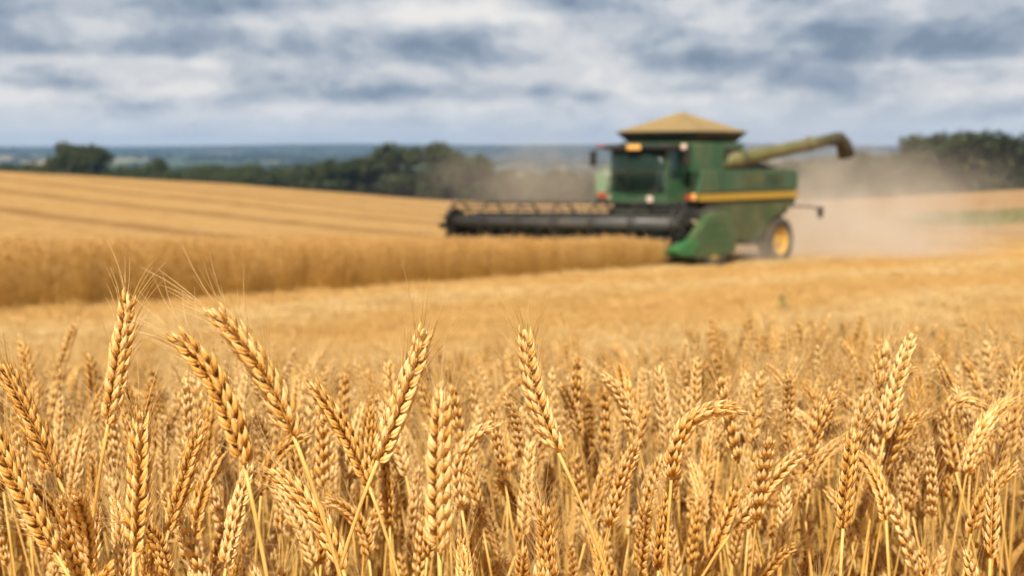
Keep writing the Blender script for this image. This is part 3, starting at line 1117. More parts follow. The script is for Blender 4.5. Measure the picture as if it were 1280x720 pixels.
class MB:
    def __init__(self):
        self.bm = bmesh.new()

    def _bev(self, geom, w):
        if w:
            es = list({e for f in geom for e in f.edges})
            bmesh.ops.bevel(self.bm, geom=es, offset=w, segments=2, affect='EDGES', profile=.6)

    def box(self, c, s, bev=.015, rot=None):
        x, y, z = (v / 2 for v in s)
        co = [Vector((i * x, j * y, k * z)) for i in (-1, 1) for j in (-1, 1) for k in (-1, 1)]
        if rot is not None:
            co = [rot @ v for v in co]
        vs_ = [self.bm.verts.new(v + Vector(c)) for v in co]
        fs = [self.bm.faces.new([vs_[i] for i in q]) for q in
              ((0, 1, 3, 2), (4, 6, 7, 5), (0, 4, 5, 1), (2, 3, 7, 6), (0, 2, 6, 4), (1, 5, 7, 3))]
        self._bev(fs, bev)
        return self

    def prism(self, yz, x0, x1, bev=.02, inset=0.0):
        """side profile (y, z) extruded over x"""
        cy = sum(p[0] for p in yz) / len(yz); cz = sum(p[1] for p in yz) / len(yz)
        a = [self.bm.verts.new((x0, y, z)) for y, z in yz]
        b = [self.bm.verts.new((x1, y, z)) for y, z in yz]
        k = len(yz)
        fs = [self.bm.faces.new(a), self.bm.faces.new(list(reversed(b)))]
        for i in range(k):
            fs.append(self.bm.faces.new((a[(i + 1) % k], a[i], b[i], b[(i + 1) % k])))
        self._bev(fs, bev)
        return self

    def frustum(self, r0, z0, r1, z1, cap=True):
        """r = (x0, x1, y0, y1)"""
        def ring(r, z):
            return [self.bm.verts.new(p) for p in ((r[0], r[2], z), (r[1], r[2], z), (r[1], r[3], z), (r[0], r[3], z))]
        a, b = ring(r0, z0), ring(r1, z1)
        for i in range(4):
            self.bm.faces.new((a[i], a[(i + 1) % 4], b[(i + 1) % 4], b[i]))
        if cap:
            self.bm.faces.new(list(reversed(a))); self.bm.faces.new(b)
        return self

    def tube(self, P, rad, k=10):
        acc = Acc()
        tube(acc, np.asarray(P, float), rad, k)
        V = np.concatenate(acc.V)
        vs_ = [self.bm.verts.new(v) for v in V]
        for f in [*np.concatenate(acc.Q), *np.concatenate(acc.T)]:
            try:
                fc = self.bm.faces.new([vs_[i] for i in f]); fc.smooth = True
            except ValueError:
                pass
        return self

    def ring(self, c, r, tr, k=36, kk=6, axis='x'):
        a = np.linspace(0, 2 * np.pi, k, endpoint=False)
        rows = []
        for t in a:
            row = []
            for q in np.linspace(0, 2 * np.pi, kk, endpoint=False):
                rr = r + tr * math.cos(q)
                row.append(self.bm.verts.new((c[0] + tr * math.sin(q), c[1] + rr * math.cos(t), c[2] + rr * math.sin(t))))
            rows.append(row)
        for i in range(k):
            for j in range(kk):
                f = self.bm.faces.new((rows[i][j], rows[(i + 1) % k][j], rows[(i + 1) % k][(j + 1) % kk], rows[i][(j + 1) % kk]))
                f.smooth = True
        return self

    def lathe(self, prof, c=(0, 0, 0), k=40):
        """prof: (x, r) revolved about the x axis through c"""
        rows = []
        for t in np.linspace(0, 2 * np.pi, k, endpoint=False):
            rows.append([self.bm.verts.new((c[0] + x, c[1] + r * math.cos(t), c[2] + r * math.sin(t))) for x, r in prof])
        for i in range(k):
            for j in range(len(prof) - 1):
                f = self.bm.faces.new((rows[i][j], rows[i][j + 1], rows[(i + 1) % k][j + 1], rows[(i + 1) % k][j]))
                f.smooth = True
        return self

    def obj(self, name, m, parent=None, loc=None):
        bmesh.ops.recalc_face_normals(self.bm, faces=self.bm.faces)
        me = bpy.data.meshes.new(name)
        self.bm.to_mesh(me)
        self.bm.free()
        me.materials.append(m)
        o = link(bpy.data.objects.new(name, me), parent)
        if loc is not None:
            o.location = loc
        return o


def wheel(root, x, y, r, w, side, label=None):
    t = MB()
    h = w / 2
    t.lathe([(-h * .82, r * .60), (-h * .98, r * .74), (-h, r * .86), (-h * .86, r * .955), (-h * .4, r * .975), (h * .4, r * .975),
             (h * .86, r * .955), (h, r * .86), (h * .98, r * .74), (h * .82, r * .60)])
    for i in range(22):
        for s in (-1, 1):
            a = (i + (.5 if s > 0 else 0)) / 22 * 2 * math.pi
            q = Matrix.Rotation(a, 3, 'X') @ Matrix.Rotation(s * .55, 3, 'Z')
            c = Matrix.Rotation(a, 3, 'X') @ Vector((s * h * .48, r * .98, 0))
            rot = Matrix.Rotation(a, 3, 'X') @ Matrix.Rotation(s * .6, 3, 'Y')
            t.box(c, (h * .95, r * .075, .055), .008, rot)
    wh = t.obj('wheel', M['rubber'], root, (x, y, r - .03))
    rim = MB()
    o = side
    prof = [(o * h * .80, r * .605), (o * h * .74, r * .56), (o * h * .35, r * .50), (o * h * .2, r * .28), (o * h * .45, r * .22), (o * h * .5, r * .12), (o * h * .5, .001)]
    rim.lathe(prof)
    rim.lathe([(-o * h * .8, r * .605), (-o * h * .4, r * .5), (-o * h * .3, .001)])
    for i in range(8):
        a = i / 8 * 2 * math.pi
        rim.box((o * h * .5, math.cos(a) * r * .17, math.sin(a) * r * .17), (.05, .03, .03), .004)
    rim.obj('rim', M['rim_yellow'], wh)
    return wh


def combine():
    zg = gz(*O_XY)
    root = empty('combine_harvester', (O_XY[0], O_XY[1], zg), R(180 - TH))
    tag(root, 'green combine harvester with tan tank cover cutting the wheat strip in a cloud of dust', 'combine harvester')
    # --- hull
    b = MB()
    b.box((0, -.95, 2.25), (3.0, 5.1, .9), .05)
    b.box((0, -.9, 1.45), (2.3, 4.3, .75), .05)
    b.prism([(-3.5, 2.6), (-3.72, 2.4), (-3.72, 1.85), (-3.3, 1.35), (-2.6, 1.2), (-2.6, 2.6)], -1.45, 1.45, .04)
    b.obj('body', M['dkgreen'], root)
    ch = MB()
    ch.box((0, -.5, .95), (1.7, 3.6, .55), .04)
    ch.box((0, 1.0, .9), (2.6, .34, .34), .04)
    ch.box((0, -2.6, .62), (2.5, .22, .22), .03)
    ch.box((0, 1.9, 1.52), (2.1, 1.1, .42), .04)
    ch.obj('chassis', M['black'], root)
    for s in (-1, 1):
        p = MB()
        p.prism([(1.45, 2.74), (-1.2, 2.74), (-1.24, 2.74), (-3.35, 2.72), (-3.60, 2.62), (-3.62, 2.06), (1.72, 2.06)], s * 1.52, s * 1.64, .035)
        sp = p.obj('side_panel', M['green'], root)
        d = MB()
        d.box((s * 1.645, -1.15, 2.44), (.012, .95, .36), .004)
        d.obj('access_panel', M['green2'], sp)
        sl = MB()
        for yy in (.55, -.55, -1.75, -2.75):
            sl.box((s * 1.6415, yy, 2.40), (.010, .035, .62), .002)
        sl.box((s * 1.6415, -1.1, 2.10), (.010, 4.6, .03), .002)
        sl.obj('panel_gap', M['black'], sp)
        vn = MB()
        for q in range(6):
            vn.box((s * 1.644, -2.25, 2.24 + q * .065), (.014, .72, .030), .003)
        vn.obj('vent', M['dkgreen'], sp)
        st = MB()
        st.prism([(1.62, 1.84), (1.68, 2.04), (-3.60, 2.04), (-3.66, 1.84)], s * 1.53, s * 1.665, .012)
        st.obj('stripe', M['yellow'], root)
        lp = MB()
        lp.prism([(1.50, 1.82), (-3.58, 1.82), (-3.5, 1.62), (-2.2, 1.26), (-1.62, .62), (-.15, .62), (.28, 1.22), (.95, 1.72)], s * 1.50, s * 1.60, .03)
        lq = lp.obj('lower_panel', M['green2'], root)
        h = MB()
        h.prism([(-.2, 1.70), (-1.9, 1.70), (-1.6, 1.30), (-1.2, .9), (-.5, .9), (-.1, 1.35)], s * 1.598, s * 1.612, .004)
        h.obj('access_panel', M['green2'], lq)
    # --- tank
    t = MB()
    t.box((0, .32, 3.10), (2.9, 2.36, .86), .04)
    for yy in (1.15, .62):
        for s in (-1, 1):
            t.box((s * 1.46, yy, 3.1), (.03, .05, .8), .006)
    tk = t.obj('grain_tank', M['green'], root)
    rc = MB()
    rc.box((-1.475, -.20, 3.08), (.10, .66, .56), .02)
    rc.obj('recess_shade', M['black'], tk)  # proud black block puts the auger opening's shade into colour
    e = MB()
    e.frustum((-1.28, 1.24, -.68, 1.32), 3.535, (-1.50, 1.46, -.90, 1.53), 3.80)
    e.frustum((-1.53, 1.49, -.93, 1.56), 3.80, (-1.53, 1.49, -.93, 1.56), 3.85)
    e.obj('tank_extension', M['black'], tk)  # black chosen to carry the shade under the flared eaves
    c = MB()
    a = [(-1.52, -.92), (1.48, -.92), (1.48, 1.55), (-1.52, 1.55)]
    ap = (-.02, .32, 4.44)
    n = 6
    for i in range(4):
        p0, p1 = a[i], a[(i + 1) % 4]
        rows = []
        for k in range(n + 1):
            f = k / n
            sag = -.10 * math.sin(math.pi * f)
            rows.append([c.bm.verts.new((p0[0] + (p1[0] - p0[0]) * q / 6 * 1.0 + (ap[0] - (p0[0] + (p1[0] - p0[0]) * q / 6)) * f,
                                         p0[1] + (p1[1] - p0[1]) * q / 6 + (ap[1] - (p0[1] + (p1[1] - p0[1]) * q / 6)) * f,
                                         3.853 + (ap[2] - 3.853) * f + sag * math.sin(math.pi * q / 6))) for q in range(7)])
        for k in range(n):
            for q in range(6):
                try:
                    c.bm.faces.new((rows[k][q], rows[k][q + 1], rows[k + 1][q + 1], rows[k + 1][q]))
                except ValueError:
                    pass
    bmesh.ops.remove_doubles(c.bm, verts=c.bm.verts, dist=.001)
    c.obj('tank_cover', M['canvas'], tk)
    # --- engine deck behind the tank
    d = MB()
    d.prism([(-.92, 3.10), (-1.6, 3.05), (-2.9, 2.80), (-3.3, 2.74), (-.92, 2.70)], -1.15, 1.15, .03)
    d.box((.7, -2.0, 3.0), (.16, .16, .5), .03)
    d.obj('engine_cover', M['black'], root)
    # --- unloading auger
    u = MB()
    p0, p1 = np.array([-1.50, -.05, 2.98]), np.array([-1.62, -5.75, 3.66])
    u.tube([p0 + (0.25, .1, -.15), p0, p0 + (p1 - p0) * .5, p1], [.23, .215, .20, .185], 16)
    u.tube([p0 + (p1 - p0) * .02, p0 + (p1 - p0) * .12], .24, 16)
    u.tube([p0 + (p1 - p0) * .74, p0 + (p1 - p0) * .76], .225, 16)
    u.box(p0 + (p1 - p0) * .745 + np.array([0, 0, .22]), (.08, .1, .08), .01)
    ug = u.obj('unloading_auger', M['olive'], root)
    s = MB()
    s.tube([p1 + (0, .35, -.04), p1, p1 + (0, -.35, .02), p1 + (0, -.62, -.16), p1 + (0, -.82, -.52)], [.195, .21, .22, .25, .28], 14)
    s.obj('spout', M['boot'], ug)
    # --- cab
    cb = MB()
    x0, x1, yf, yb = -1.08, .98, 2.44, 1.52
    cb.box((-.05, 1.95, 1.88), (2.06, 1.0, .30), .04)                    # sill
    for x in (x0 + .04, x1 - .04):
        cb.box((x, yf - .05, 2.65), (.09, .09, 1.3), .02)
        cb.box((x, yb + .05, 2.65), (.10, .12, 1.3), .02)
    cb.box((-.05, yb - .01, 2.65), (2.0, .06, 1.3), .02)
    for x in (x0 + .03, x1 - .03):
        cb.box((x, (yf + yb) / 2 - .02, 2.24), (.05, .80, .44), .015)
    cb.box((-.05, yf - .06, 2.06), (2.0, .07, .10), .02)
    cab = cb.obj('cab', M['green'], root)
    rf = MB()
    rf.prism([(2.66, 3.31), (2.70, 3.38), (2.50, 3.47), (1.5, 3.49), (1.42, 3.31)], -1.20, 1.10, .03)
    rf.obj('roof', M['black'], cab)
    gl = MB()
    for i in range(10):                                                # gently bowed windscreen
        pass
    xs = np.linspace(x0 + .09, x1 - .09, 13)
    lo = [gl.bm.verts.new((x, yf + .10 * (1 - ((x + .05) / .95) ** 2), 2.12)) for x in xs]
    hi = [gl.bm.verts.new((x, yf + .04 + .10 * (1 - ((x + .05) / .95) ** 2), 3.31)) for x in xs]
    for i in range(12):
        f = gl.bm.faces.new((lo[i], lo[i + 1], hi[i + 1], hi[i])); f.smooth = True
    w = gl.obj('windscreen', M['glass'], cab)
    sm_ = w.modifiers.new('thickness', 'SOLIDIFY'); sm_.thickness = .008
    for x in (x0 + .02, x1 - .02):
        sw = MB(); sw.box((x, (yf + yb) / 2, 2.88), (.012, .78, .82), .003); sw.obj('side_window', M['glass'], cab)
    wi = MB()
    wi.box((.22, yf + .16, 2.62), (.025, .02, .9), .004)
    wi.obj('wiper', M['black'], cab)
    se = MB()
    se.box((0, 1.85, 2.25), (.55, .5, .16), .05); se.box((0, 1.66, 2.62), (.52, .14, .75), .05); se.box((0, 1.64, 3.05), (.3, .1, .18), .03)
    se.obj('seat', M['black'], cab)
    sc_ = MB(); sc_.tube([(0, 2.34, 2.1), (0, 2.2, 2.55)], .05, 8); sc_.obj('steering_column', M['black'], cab)
    co = MB(); co.box((-.70, 2.05, 2.45), (.26, .5, .6), .04); co.box((-.72, 1.85, 2.95), (.24, .14, .52), .05); co.obj('pane_reflection', M['cab_grey'], cab)  # added pale grey blocks stand in for a reflection in the windscreen

    def lamp(c, s, m, nm, par, lab=None):
        q = MB(); q.box(c, s, min(s) * .3); o = q.obj(nm, m, par)
        if lab:
            o['label'] = lab
        return o
    lamp((-.10, 2.72, 3.385), (.46, .08, .14), M['amber'], 'roof_light', cab, 'glowing amber work light')
    lamp((-1.30, 1.95, 3.40), (.15, .12, .15), M['white_lamp'], 'work_light', cab, 'pale round work light')
    lamp((-.52, 2.50, 1.90), (.17, .08, .17), M['white_lamp'], 'headlight', cab, 'pale round headlight')
    lamp((1.28, 2.45, 1.98), (.30, .1, .16), M['red_lamp'], 'marker_light', cab, 'dark red marker light')
    lamp((.98, 2.50, 1.92), (.13, .08, .14), M['cream'], 'headlight', cab)
    lamp((1.20, 2.60, 3.43), (.26, .06, .06), M['red_lamp'], 'marker_light', cab)
    lamp((-1.60, 1.86, 1.98), (.12, .08, .17), M['amber'], 'turn_signal', root, 'amber turn signal')
    lamp((-1.45, 1.90, 1.96), (.18, .08, .15), M['red_lamp'], 'marker_light', root, 'red marker light')
    # mirrors
    for s, x in ((1, 1.55), (-1, -1.45)):
        mr = MB()
        mr.box((x, 2.55 if s > 0 else 2.0, 3.06), (.22, .09, .44), .04)
        mr.tube([(x, 2.52 if s > 0 else 1.97, 3.25), (x - s * .1, 2.45 if s > 0 else 1.9, 3.38), (x - s * .45, 2.3 if s > 0 else 1.8, 3.40)], .022, 6)
        mr.obj('mirror', M['black'], cab)
    # platform, rails and ladder on the far side, door handle on the near
    pl = MB(); pl.box((1.28, 1.95, 1.80), (.58, 1.0, .06), .01); pf = pl.obj('platform', M['black'], root)
    rl = MB()
    for yy in (2.42, 1.55):
        rl.tube([(1.52, yy, 1.82), (1.52, yy, 2.78)], .025, 6)
    for zz in (2.78, 2.45, 2.12):
        rl.tube([(1.52, 2.42, zz), (1.52, 1.55, zz)], .025, 6)
    rl.tube([(1.10, 2.46, 1.84), (1.10, 2.46, 2.78)], .03, 6); rl.tube([(1.10, 2.46, 2.78), (1.52, 2.44, 2.78)], .025, 6)
    rl.box((1.32, 2.44, 2.25), (.36, .03, .75), .008)
    rl.obj('handrail', M['rail'], pf)
    dh = MB(); dh.box((x0 - .01, 1.75, 2.42), (.03, .16, .03), .006); dh.obj('door_handle', M['black'], cab)
    # feeder house
    f = MB()
    f.prism([(1.7, 1.55), (2.5, 1.55), (3.55, 1.02), (3.55, .35), (2.4, .75), (1.7, .9)], -.72, .72, .04)
    f.obj('feeder_house', M['dkgreen'], root)
    # wheels
    for s in (-1, 1):
        wheel(root, s * 1.48, 1.0, .95, .64, s)
        wheel(root, s * 1.48, -2.62, .71, .48, s)
    # rear lamp arms
    for s in (-1, 1):
        a_ = MB()
        a_.tube([(s * 1.45, -3.55, 1.55), (s * 1.75, -3.9, 1.56), (s * 1.95, -4.35, 1.48)], .03, 6)
        a_.box((s * 1.97, -4.42, 1.36), (.16, .12, .34), .03)
        a_.obj('marker_arm', M['black'], root)
    cs = MB(); cs.box((0, -3.55, 1.15), (1.9, .5, .5), .05, Matrix.Rotation(.4, 3, 'X')); cs.obj('straw_spreader', M['black'], root)

    # --- header
    X0, X1 = -4.52, 4.52
    h = MB()
    h.box((0, 0, .58), (9.04, .08, .97), .012)
    h.prism([(-.02, .04), (1.45, .02), (1.5, .08), (.4, .14), (-.02, .16)], X0, X1, .005)
    hd = h.obj('header', M['dkgreen'], root, (1.30, 3.18, .46))
    hd.rotation_euler = (0, R(1.5), 0)
    tb = MB(); tb.box((0, -.06, 1.10), (9.0, .18, .16), .03)
    for x in np.linspace(-4.2, 4.2, 9):
        tb.box((x, -.09, .55), (.07, .1, .8), .01)
    tb.obj('frame_beam', M['black'], hd)
    au = MB(); au.tube([(X0 + .06, .52, .45), (X1 - .06, .52, .45)], .17, 18)
    acc = Acc()
    tt = np.linspace(0, 1, 420)
    for sgn, xa, xb in ((1, X0 + .1, 0), (-1, X1 - .1, 0)):
        ph = tt * 9 * 2 * np.pi * sgn
        xx = xa + (xb - xa) * tt
        i_ = np.stack([xx, .52 + .165 * np.cos(ph), .45 + .165 * np.sin(ph)], 1)
        o_ = np.stack([xx, .52 + .31 * np.cos(ph), .45 + .31 * np.sin(ph)], 1)
        k = np.arange(len(tt) - 1)
        m_ = len(tt)
        vs_ = [au.bm.verts.new(v) for v in np.vstack([i_, o_])]
        for q in k:
            au.bm.faces.new((vs_[q], vs_[q + 1], vs_[m_ + q + 1], vs_[m_ + q]))
    au.obj('header_auger', M['black'], hd)
    kn = MB()
    kn.box((0, 1.52, .05), (8.95, .06, .03), .004)
    for x in np.linspace(-4.4, 4.4, 86):
        kn.box((x, 1.60, .05), (.022, .13, .02), .003)
    kn.obj('cutter_bar', M['grey'], hd)
    # reel
    rc_y, rc_z, rr = .98, .92, .58
    re = MB()
    re.tube([(X0 + .25, rc_y, rc_z), (X1 - .25, rc_y, rc_z)], .20, 18)
    rl_ = re.obj('reel', M['grey'], hd)
    hp = MB()
    for x in np.linspace(X0 + .28, X1 - .28, 7):
        hp.ring((x, rc_y, rc_z), rr, .030, 30, 5)
        for i in range(6):
            a_ = i / 6 * 2 * math.pi + .3
            hp.tube([(x, rc_y + .14 * math.cos(a_), rc_z + .14 * math.sin(a_)), (x, rc_y + rr * math.cos(a_), rc_z + rr * math.sin(a_))], .011, 5)
    hp.obj('reel_hoop', M['black'], rl_)
    for i in range(6):
        a_ = i / 6 * 2 * math.pi + .3
        cy_, cz_ = rc_y + rr * math.cos(a_), rc_z + rr * math.sin(a_)
        bt = MB()
        bt.tube([(X0 + .26, cy_, cz_), (X1 - .26, cy_, cz_)], .026, 6)
        for x in np.linspace(X0 + .4, X1 - .4, 54):
            bt.tube([(x, cy_, cz_), (x, cy_ - .05, cz_ - .12), (x, cy_ - .03, cz_ - .24)], .007, 3)
        bt.obj('bat', M['black'], rl_)
    for x in (X0 + .16, X1 - .16):
        dk = MB(); dk.lathe([(-.035, .001), (-.035, .36), (-.02, .42), (.02, .42), (.035, .36), (.035, .001)], (x, rc_y, rc_z), 30)
        for i in range(6):
            a_ = i / 6 * 2 * math.pi + .3
            dk.tube([(x, rc_y, rc_z), (x, rc_y + .62 * math.cos(a_), rc_z + .62 * math.sin(a_))], .035, 6)
        dk.obj('end_plate', M['black'], rl_)
        ar = MB(); ar.prism([(-.1, .95), (-.1, 1.12), (1.15, 1.02), (1.15, .88)], x - .14, x - .06, .015) if x < 0 else ar.prism([(-.1, .95), (-.1, 1.12), (1.15, 1.02), (1.15, .88)], x + .06, x + .14, .015)
        ar.obj('reel_arm', M['black'], hd)
    # near end: pale hydraulic bits, the big green divider; far end: dark sheet and pointed snout
    hy = MB(); hy.tube([(X0 - .02, .25, .72), (X0 - .02, .95, 1.0)], .035, 8); hy.box((X0 + .02, .55, .92), (.14, .2, .16), .03); hy.obj('hydraulic_ram', M['cream'], hd)
    prof = [(1.75, .10), (2.02, .16), (2.08, .26), (1.85, .36), (1.45, .44), (1.15, .55), (.92, .82), (.70, 1.04), (.45, 1.17), (.15, 1.23),
            (-.25, 1.22), (-.52, 1.12), (-.66, .9), (-.68, .12), (-.3, .03), (1.3, .03)]
    dv = MB(); dv.prism(prof, X0 - .30, X0 - .02, .06)
    dvo = dv.obj('crop_divider', M['green3'], hd)
    dvo['label'] = 'big rounded green end divider'
    to = MB(); to.prism([(1.20, .52), (1.46, .46), (1.88, .37), (2.12, .27), (2.04, .14), (1.75, .085), (1.30, .09), (1.02, .40)], X0 - .34, X0 + .06, .05)
    to.obj('divider_toe', M['toe'], dvo)
    rb = MB()
    for z_ in (.35, .62, .88):
        rb.box((X0 - .305, .15 - .1 * z_, z_), (.016, 1.1 - .4 * z_, .025), .004)
    rb.obj('rib', M['green3'], dvo)
    d2 = MB(); d2.prism([(1.75, .05), (2.0, .16), (1.4, .42), (1.05, .62), (.7, .95), (.2, 1.15), (-.2, 1.1), (-.25, .03)], X1 + .02, X1 + .12, .02)
    d2.obj('end_sheet', M['black'], hd)
    sn = MB(); sn.tube([(X1 + .1, .98, .80), (X1 + .5, 1.0, .80)], .10, 10); sn.obj('drive_cover', M['black'], hd)
    for o in root.children:
        if o.name.split('.')[0] not in ('wheel', 'header', 'chassis'):
            o.location.z += .15
    return root


combine()


# ------------------------------------------------------------------ haze and dust
def volumes():
    m = bpy.data.materials.new('haze_air')
    m.use_nodes = True
    n, l = m.node_tree.nodes, m.node_tree.links
    n.clear()
    out = n.new('ShaderNodeOutputMaterial')
    v = n.new('ShaderNodeVolumePrincipled')
    v.inputs['Color'].default_value = (.36, .59, 1.0, 1)
    v.inputs['Density'].default_value = 1.3e-4
    v.inputs['Anisotropy'].default_value = .1
    l.new(v.outputs[0], out.inputs['Volume'])
    b = MB()
    x, y0, y1, z0, z1 = 7900, -60, 6600, -60, 75
    b.box((0, (y0 + y1) / 2, (z0 + z1) / 2), (2 * x, y1 - y0, z1 - z0), 0)
    o = b.obj('haze', m)
    tag(o, 'thin bluish air haze over the far country', 'haze', kind='stuff')

    m = bpy.data.materials.new('harvest_dust')
    m.use_nodes = True
    n, l = m.node_tree.nodes, m.node_tree.links
    n.clear()
    out = n.new('ShaderNodeOutputMaterial')
    v = n.new('ShaderNodeVolumePrincipled')
    v.inputs['Color'].default_value = (.95, .88, .77, 1)
    v.inputs['Anisotropy'].default_value = .15
    tc = n.new('ShaderNodeTexCoord')
    nz = noise_node(m, .42, 6, .62, 'Object', None, .9)
    nz = smooth(n, l, nz, .40, .62, .04, 2.3)
    acc = None
    for (px, py, Y, sx, sy, sz, amp) in (
            (1040, 300, 48, 2.4, 3.2, .85, .75), (1100, 296, 52, 3.2, 4.0, .75, .24),
            (1070, 266, 54, 3.2, 4.5, 1.3, .15), (1035, 226, 57, 4.0, 5.0, 1.8, .045), (1140, 240, 62, 4.5, 6.0, 1.4, .020),
            (930, 312, 43.8, 1.6, 1.2, .45, .55), (1000, 314, 46.8, 1.3, 1.2, .40, .40),
            (690, 232, 56, 4.0, 4.5, 1.5, .055), (1230, 288, 62, 6.0, 6, .7, .018)):
        p = at(px, py, Y)
        s = n.new('ShaderNodeVectorMath'); s.operation = 'SUBTRACT'
        l.new(tc.outputs['Object'], s.inputs[0]); s.inputs[1].default_value = p
        d = n.new('ShaderNodeVectorMath'); d.operation = 'DIVIDE'
        l.new(s.outputs[0], d.inputs[0]); d.inputs[1].default_value = (sx, sy, sz)
        q = n.new('ShaderNodeVectorMath'); q.operation = 'DOT_PRODUCT'
        l.new(d.outputs[0], q.inputs[0]); l.new(d.outputs[0], q.inputs[1])
        e = mth(n, l, 'MULTIPLY', mth(n, l, 'EXPONENT', mth(n, l, 'MULTIPLY', q.outputs['Value'], -1.0)), amp)
        acc = e if acc is None else mth(n, l, 'ADD', acc, e)
    den = mth(n, l, 'MULTIPLY', acc, nz)
    den = mth(n, l, 'MAXIMUM', mth(n, l, 'SUBTRACT', den, .002), 0.0)
    l.new(den, v.inputs['Density'])
    l.new(v.outputs[0], out.inputs['Volume'])
    b = MB()
    x0, x1, y0, y1 = -9, 42, 40.5, 78
    b.box(((x0 + x1) / 2, (y0 + y1) / 2, .2), (x1 - x0, y1 - y0, 9.6), 0)
    o = b.obj('dust_cloud', m)
    tag(o, 'tan dust cloud billowing behind the combine harvester', 'dust', kind='stuff')


volumes()


